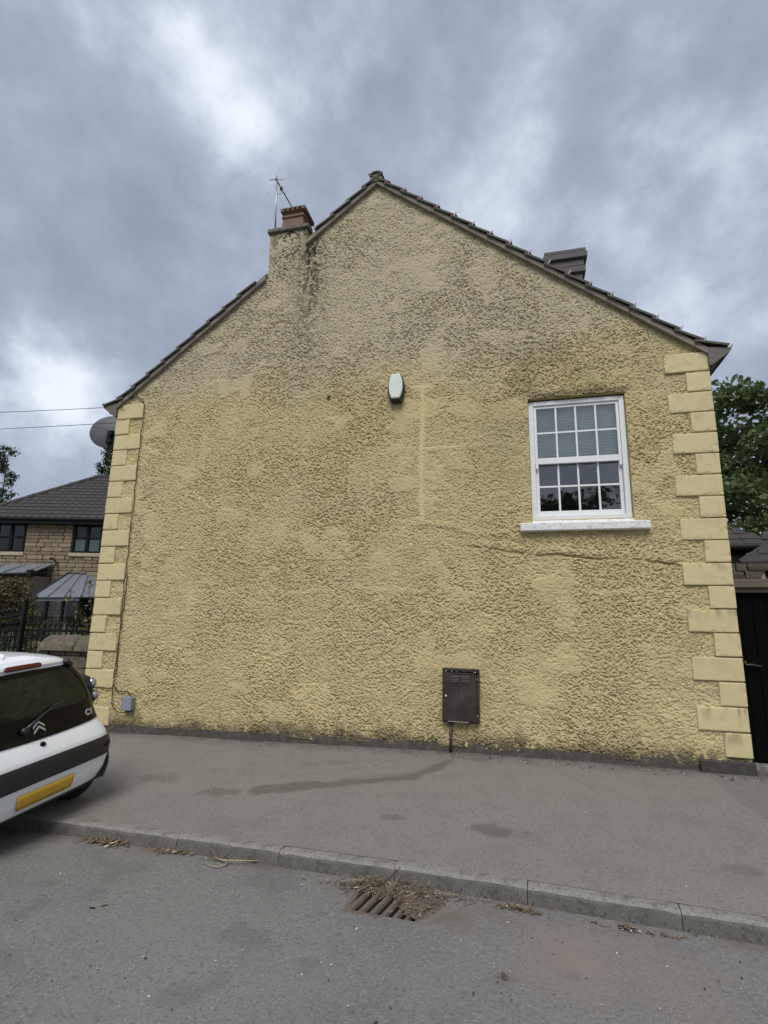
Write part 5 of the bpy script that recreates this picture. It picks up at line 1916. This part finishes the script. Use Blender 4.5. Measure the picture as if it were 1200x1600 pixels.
def csurf_off(th, z, off, front=False):
    e = 1e-3
    P = csurf(th, z, front)
    du = csurf(th + e, z, front) - csurf(th - e, z, front)
    dv = csurf(th, z + e, front) - csurf(th, z - e, front)
    N_ = np.cross(du, dv)
    if not front:
        N_ = -N_
    N_ /= np.linalg.norm(N_, axis=-1)[..., None] + 1e-9
    c = np.array([1.7, 0, .7])
    s = np.sign(((P - c) * N_).sum(-1))
    return P + N_ * s[..., None] * off


def th_of_t(t, z):     # lateral fraction y / half width -> angle
    n = cint(z, NE)
    return np.arcsin(np.clip(np.sign(t) * np.abs(t) ** (n / 2), -1, 1))


def th_of_x(x, z, front):
    xr, xf, n = cint(z, XR), cint(z, XF), cint(z, NE)
    xc = (xr + xf) / 2
    q = np.clip((x - xc if front else xc - x) / (xc - xr), 0, 1)
    return np.arccos(q ** (n / 2))


# see-through areas: t = lateral fraction, z = height
RZ0, RZ1, RT = .965, 1.285, .80        # clear part of the tailgate glass
PZ0, PZ1, PT = .775, 1.325, .925       # black glass tailgate panel
zz = np.unique(np.concatenate([np.linspace(.20, .72, 34), np.linspace(.72, 1.36, 60), ZT[ZT > 1.3], np.linspace(1.36, 1.466, 24)]))
_z = np.full(60, .5)
_side = np.concatenate([th_of_x(np.linspace(.08, 1.66, 60), _z, False), th_of_x(np.linspace(1.80, 3.36, 60), _z, True)])
thr = np.unique(np.round(np.concatenate([np.linspace(-pi / 2, pi / 2, 110), _side, -_side]), 5))
ncol = len(thr)
rowsP, rowsT, rowsX = [], [], []
for z in zz:
    a = csurf(thr, np.full(ncol, z))
    b_ = csurf(thr[::-1], np.full(ncol, z), True)[1:-1]
    ring = np.concatenate([a, b_])
    rowsP.append(ring)
PR = np.array(rowsP)
nz_, nc_ = PR.shape[:2]
ii = np.arange(nz_ * nc_).reshape(nz_, nc_)
q = np.stack([ii[:-1], np.roll(ii, -1, 1)[:-1], np.roll(ii, -1, 1)[1:], ii[1:]], -1).reshape(-1, 4)
Pf = PR.reshape(-1, 3)
cen = Pf[q].mean(1)
hwc = np.maximum(cint(cen[:, 2], HWT), 1e-3)
xmid = (cint(cen[:, 2], XR) + cint(cen[:, 2], XF)) / 2
tfrac = np.abs(cen[:, 1]) / hwc
isrear = cen[:, 0] < xmid
rear_hole = isrear & (cen[:, 2] > .80) & (cen[:, 2] < 1.305) & (tfrac < .90) & (cen[:, 0] < cint(cen[:, 2], XR) + .26)
scr_hole = ~isrear & (cen[:, 2] > .985) & (cen[:, 2] < 1.36) & (tfrac < .90) & (cen[:, 0] > cint(cen[:, 2], XF) - .22)
side_hole = (cen[:, 2] > .93) & (cen[:, 2] < 1.30) & (tfrac > .90) & (cen[:, 0] > .62 + (cen[:, 2] - .93) * .25) & (cen[:, 0] < cint(cen[:, 2], XF) - .38) & (np.abs(cen[:, 0] - 1.52) > .045)
WHX = (.46, 2.76)
arch = (cen[:, 2] < .70) & (tfrac > .70) & ((np.hypot(cen[:, 0] - WHX[0], cen[:, 2] - .282) < .325) | (np.hypot(cen[:, 0] - WHX[1], cen[:, 2] - .282) < .325))
keep = ~(rear_hole | scr_hole | side_hole | arch)
me = fast_mesh('body', Pf, q[keep], None, True)
me.materials.append(m_paint)
bo = link('body', me, car)
cap = MB(); cap.add([tuple(p) for p in PR[0]], [tuple(range(nc_))]); cap.build('underbody', m_carblack, car)
cc = np.array([1.7, 0, .75])
inner = (Pf - cc) * np.array([.972, .955, .965]) + cc
me = fast_mesh('lining', inner, q[keep & (cen[:, 2] > .3)], None, True); me.materials.append(m_lining)
link('lining', me, car)


def patch(name, mat, t0, t1, z0f, z1f, nt=40, nv=14, off=.006, parent=car, mask=None, front=False, thick=.004):
    ts_ = np.linspace(t0, t1, nt)
    vv = np.linspace(0, 1, nv)
    T_, V_ = np.meshgrid(ts_, vv)
    z0_ = np.array([z0f(t) for t in ts_]); z1_ = np.array([z1f(t) for t in ts_])
    Zp = z0_[None] + (z1_ - z0_)[None] * V_
    TH = th_of_t(T_, Zp)
    P = csurf_off(TH, Zp, off, front).reshape(-1, 3)
    Qp = grid_quads(nv, nt)
    if mask is not None:
        cT = T_.ravel()[Qp].mean(1); cZ = Zp.ravel()[Qp].mean(1)
        Qp = Qp[mask(cT, cZ)]
    me_ = fast_mesh(name, P, Qp, None, True)
    me_.materials.append(mat)
    o_ = link(name, me_, parent)
    so_m = o_.modifiers.new('thickness', 'SOLIDIFY'); so_m.thickness = thick; so_m.offset = 0
    return o_


def clear_mask(t, z):
    # rounded clear area
    a = np.abs(t) / (RT - .10 * np.clip((z - RZ0) / (RZ1 - RZ0), 0, 1))
    bq = np.abs((z - (RZ0 + RZ1) / 2 - .02 * np.abs(t)) / ((RZ1 - RZ0) / 2))
    return a ** 9 + bq ** 9 < 1


pz0 = lambda t: PZ0 + .035 * t * t + .10 * max(0, (abs(t) - .84) / .085) ** 2
pz1 = lambda t: PZ1 - .020 * t * t - .05 * max(0, (abs(t) - .84) / .085) ** 2
tg = patch('tailgate', m_frit, -PT, PT, pz0, pz1, 150, 60, .006, mask=lambda t, z: ~clear_mask(t, z))
patch('rear_window', m_carglass, -RT - .02, RT + .02, lambda t: RZ0 - .02, lambda t: RZ1 + .04, 110, 40, .0045, parent=tg, thick=.002)
# side and front glass
def side_patch(name, mat, xa, xb_, z0, z1, sgn, off=.004, rake0=0.0, rake1=0.0):
    vs = np.linspace(0, 1, 14); us = np.linspace(0, 1, 26)
    U2, V2 = np.meshgrid(us, vs)
    Zs = z0 + (z1 - z0) * V2
    x0_ = xa + rake0 * V2; x1_ = xb_ + rake1 * V2
    Xs = x0_ + (x1_ - x0_) * U2
    xm = (cint(Zs, XR) + cint(Zs, XF)) / 2
    fr = Xs > xm
    thq = np.where(fr, th_of_x(Xs, Zs, True), th_of_x(Xs, Zs, False)) * sgn
    Pa = csurf(thq, Zs, True); Pb = csurf(thq, Zs, False)
    P = np.where(fr[..., None], Pa, Pb)
    P[..., 1] += sgn * off
    me_ = fast_mesh(name, P.reshape(-1, 3), grid_quads(*Xs.shape), None, True); me_.materials.append(mat)
    return link(name, me_, car)
for sgn in (1, -1):
    side_patch('side_window', m_carglass, .60, 1.49, .925, 1.305, sgn, rake0=.10)
    side_patch('side_window', m_carglass, 1.55, 2.33, .925, 1.305, sgn, rake1=-.62)
    side_patch('door_seam', m_carblack, 1.512, 1.520, .35, .92, sgn, .002)
    side_patch('rub_strip', m_carblack, .75, 2.55, .50, .56, sgn, .012)
patch('windscreen', m_carglass, -.92, .92, lambda t: .975, lambda t: 1.37, 40, 20, .005, front=True)

# rear details
bs = 1.0
patch('bumper_strip', m_carblack, -.885, .885, lambda t: .470 + .09 * max(0, (abs(t) - .76) / .125) ** 2.4, lambda t: .630 - .020 * max(0, (abs(t) - .80) / .085) ** 2, 90, 10, .012, thick=.012)
pl = patch('number_plate', m_plate, -.325, .325, lambda t: .305, lambda t: .415, 26, 4, .014, thick=.006)
patch('lower_valance', m_carblack, -.90, .90, lambda t: .202, lambda t: .242, 60, 4, .006)
patch('brake_light', m_red, -.30, .30, lambda t: 1.352 + .008 * max(0, (abs(t) - .27) / .03), lambda t: 1.382 - .008 * max(0, (abs(t) - .27) / .03), 40, 6, .010, thick=.010)


def on_rear(t, z, off=.012):
    zz_ = np.array([z]); tt_ = np.array([t])
    P = csurf_off(th_of_t(tt_, zz_), zz_, off)[0]
    P2 = csurf_off(th_of_t(tt_, zz_), zz_, off + .01)[0]
    nrm = Vector(P2 - P).normalized()
    side = Vector((0, 0, 1)).cross(nrm)
    side.normalize()
    up = nrm.cross(side)
    mt_ = Matrix((side, up, nrm)).transposed().to_4x4()
    mt_.translation = Vector(P)
    return mt_


# fog lamp set into the strip on the right
bb = MB(); bb.ellipsoid((0, 0, 0), (.055, .030, .012), 14, 8, on_rear(-.79, .560, .020)); bb.build('fog_lamp', m_frit, car, True)
# lock button
bb = MB(); bb.ellipsoid((0, 0, 0), (.030, .022, .012), 14, 8, on_rear(.0, .735, .004)); bb.build('tailgate_lock', m_frit, car, True)
# double chevron emblem
def chevron(mtx, cx, cy):
    b2 = MB()
    wv, hv, th_ = .058, .042, .021
    pts = [(-wv, -.006), (-wv, -.006 + th_ * 1.0), (0, hv + th_ * .9), (wv, -.006 + th_ * 1.0), (wv, -.006), (0, hv - .004)]
    pts = [(a + cx, c + cy) for a, c in pts]
    b2.prism(pts, 0, .012, 'z', mtx)
    return b2
em = on_rear(.0, .845, .010)
for dy in (-.022, .020):
    o_ = chevron(em, 0, dy).build('emblem_chevron', m_chrome, tg)
    bevel(o_, .003)
bb = MB(); bb.ellipsoid((0, -.055, .0), (.062, .022, .016), 14, 8, em); bb.build('release_handle', m_frit, tg, True)
# model lettering
fc = bpy.data.curves.new('lettering', 'FONT')
fc.body = 'C1'
fc.size = .078
fc.extrude = .003
fc.shear = .18
fc.offset = .0025
fc.space_character = 1.05
fc.materials.append(m_chrome)
o_ = bpy.data.objects.new('lettering', fc)
COL.objects.link(o_)
bpy.context.view_layer.update()
lme = bpy.data.meshes.new_from_object(o_)
bpy.data.objects.remove(o_)
lme.materials.clear()
lme.materials.append(m_chrome)
o_ = link('lettering', lme, tg)
mt_ = on_rear(-.635, .842, .011)
o_.matrix_local = mt_
# wiper
bb = MB()
w0, w1_, w2_, w3_ = (on_rear(.18, .868, .03).translation, on_rear(.02, .925, .035).translation, on_rear(-.22, 1.0, .03).translation, on_rear(-.50, 1.03, .018).translation)
bb.tube([w0, w1_, w2_, w3_], [.020, .014, .010, .006], 8)
bb.ellipsoid(tuple(w0), (.03, .035, .03))
bb.build('wiper', m_carblack, tg, True)
# glass hinges
for s_ in (1, -1):
    bb = MB()
    bb.tube([on_rear(s_ * .74, 1.352, .015).translation, on_rear(s_ * .745, 1.335, .028).translation, on_rear(s_ * .765, 1.295, .018).translation], [.030, .033, .024], 10)
    bb.build('glass_hinge', m_carblack, tg, True)
# tail lights: stacked round lamps in a black housing on each shoulder
for s_ in (1, -1):
    tl = empty('tail_light'); tl.parent = car
    bb = MB()
    hs = [on_rear(s_ * t_, z_, o_f).translation for t_, z_, o_f in ((.955, .865, .0), (.950, .93, .012), (.945, 1.03, .014), (.935, 1.13, .008), (.92, 1.20, -.01))]
    bb.tube(hs, [.030, .066, .072, .060, .018], 16)
    bb.build('housing', m_carblack, tl, True)
    for t_, z_, r_ in ((.950, .955, .058), (.942, 1.075, .056)):
        bb = MB(); bb.ellipsoid((0, 0, 0), (r_, r_, .050), 18, 12, on_rear(s_ * t_, z_, .066)); bb.build('lamp_lens', m_clear, tl, True)
# roof aerial base
bb = MB(); bb.ellipsoid((.62, 0, 1.445), (.05, .02, .03)); bb.build('aerial_base', m_paint, car, True)
# wheels
for xx in (.46, 2.76):
    for s_ in (1, -1):
        wh = empty('wheel', (xx, s_ * .700, .282)); wh.parent = car
        mm = Matrix.Rotation(pi / 2 * -s_, 4, 'X')
        bb = MB(); bb.lathe([(.17, -.075), (.255, -.082), (.278, -.06), (.283, -.02), (.283, .02), (.278, .06), (.255, .082), (.19, .078), (.17, .06), (.17, -.075)], 36, mm, cap=False); bb.build('tyre', m_tyre, wh, True)
        bb = MB(); bb.lathe([(.005, .062), (.05, .066), (.14, .052), (.178, .062), (.182, .074), (.188, .074)], 28, mm); bb.build('rim', m_rim, wh, True)
        ar = MB()
        lipc = [(xx + .330 * cos(a_), s_ * (float(cint(max(.2, .282 + .330 * sin(a_)), HWT)) + .001), .282 + .330 * sin(a_)) for a_ in np.linspace(-.23, pi + .23, 30)]
        ar.tube(lipc, .016, 6)
        n_a = 24
        vs = [(xx + .330 * cos(a_), s_ * (yy_ if yy_ else float(cint(max(.2, .282 + .330 * sin(a_)), HWT)) - .004), .282 + .330 * sin(a_)) for yy_ in (0, .50) for a_ in np.linspace(-.23, pi + .23, n_a)]
        ar.add(vs, [(k, k + 1, n_a + k + 1, n_a + k) for k in range(n_a - 1)] + [tuple(n_a + k for k in range(n_a))])
        ar.build('wheel_arch', m_carblack, car)
# cabin
cab_ = MB()
cab_.box(.55, .68, -.60, .60, .45, .98, .04); cab_.box(.62, 1.15, -.60, .60, .40, .58, .04)
rs = cab_.build('rear_seat', m_seat, car)
for yy in (-.30, .30):
    b2 = MB(); b2.box(.58, .67, yy - .14, yy + .14, 1.03, 1.20, .045); b2.tube([(.62, yy - .06, .95), (.62, yy - .06, 1.06)], .008, 6); b2.tube([(.62, yy + .06, .95), (.62, yy + .06, 1.06)], .008, 6); b2.build('headrest', m_seat, rs)
for yy in (-.34, .34):
    b2 = MB()
    b2.prism([(1.30, .45), (1.75, .50), (1.75, .62), (1.42, .60), (1.26, 1.10), (1.16, 1.09), (1.24, .55)], yy - .23, yy + .23)
    fs_ = bevel(b2.build('front_seat', m_seat, car), .03)
    b2 = MB(); b2.box(1.12, 1.24, yy - .13, yy + .13, 1.15, 1.32, .045); b2.tube([(1.19, yy - .06, 1.06), (1.18, yy - .06, 1.18)], .008, 6); b2.tube([(1.19, yy + .06, 1.06), (1.18, yy + .06, 1.18)], .008, 6); b2.build('headrest', m_seat, fs_)
b2 = MB(); b2.box(2.15, 2.6, -.66, .66, .55, .98, .05); b2.build('dashboard', m_lining, car)
b2 = MB(); b2.tube([(2.02 + .06 * sin(t_ * pi / 10), -.34 + .18 * cos(t_ * pi / 10), .98 + .17 * sin(t_ * pi / 10)) for t_ in range(21)], .016, 8); b2.box(2.03, 2.07, -.42, -.26, .94, 1.02, .01); b2.build('steering_wheel', m_lining, car)
b2 = MB(); b2.box(.30, .56, -.58, .58, .90, .915); b2.build('parcel_shelf', m_lining, car)
# headlights and grille at the front
for s_ in (1, -1):
    zz_ = np.array([.70]); tt_ = np.array([s_ * .80])
    P = csurf(th_of_t(tt_, zz_), zz_, True)[0]
    bb = MB(); bb.ellipsoid((P[0] - .06, P[1], .70), (.14, .14, .09), 16, 10); bb.build('headlight', m_clear, car, True)
patch('grille', m_carblack, -.6, .6, lambda t: .34, lambda t: .48, 24, 4, .006, front=True)
for s_ in (1, -1):
    bb = MB(); bb.ellipsoid((2.22, s_ * .87, .98), (.06, .10, .075), 14, 10); bb.tube([(2.24, s_ * .73, .93), (2.23, s_ * .82, .96)], .022, 8); bb.build('door_mirror', m_carblack, car, True)
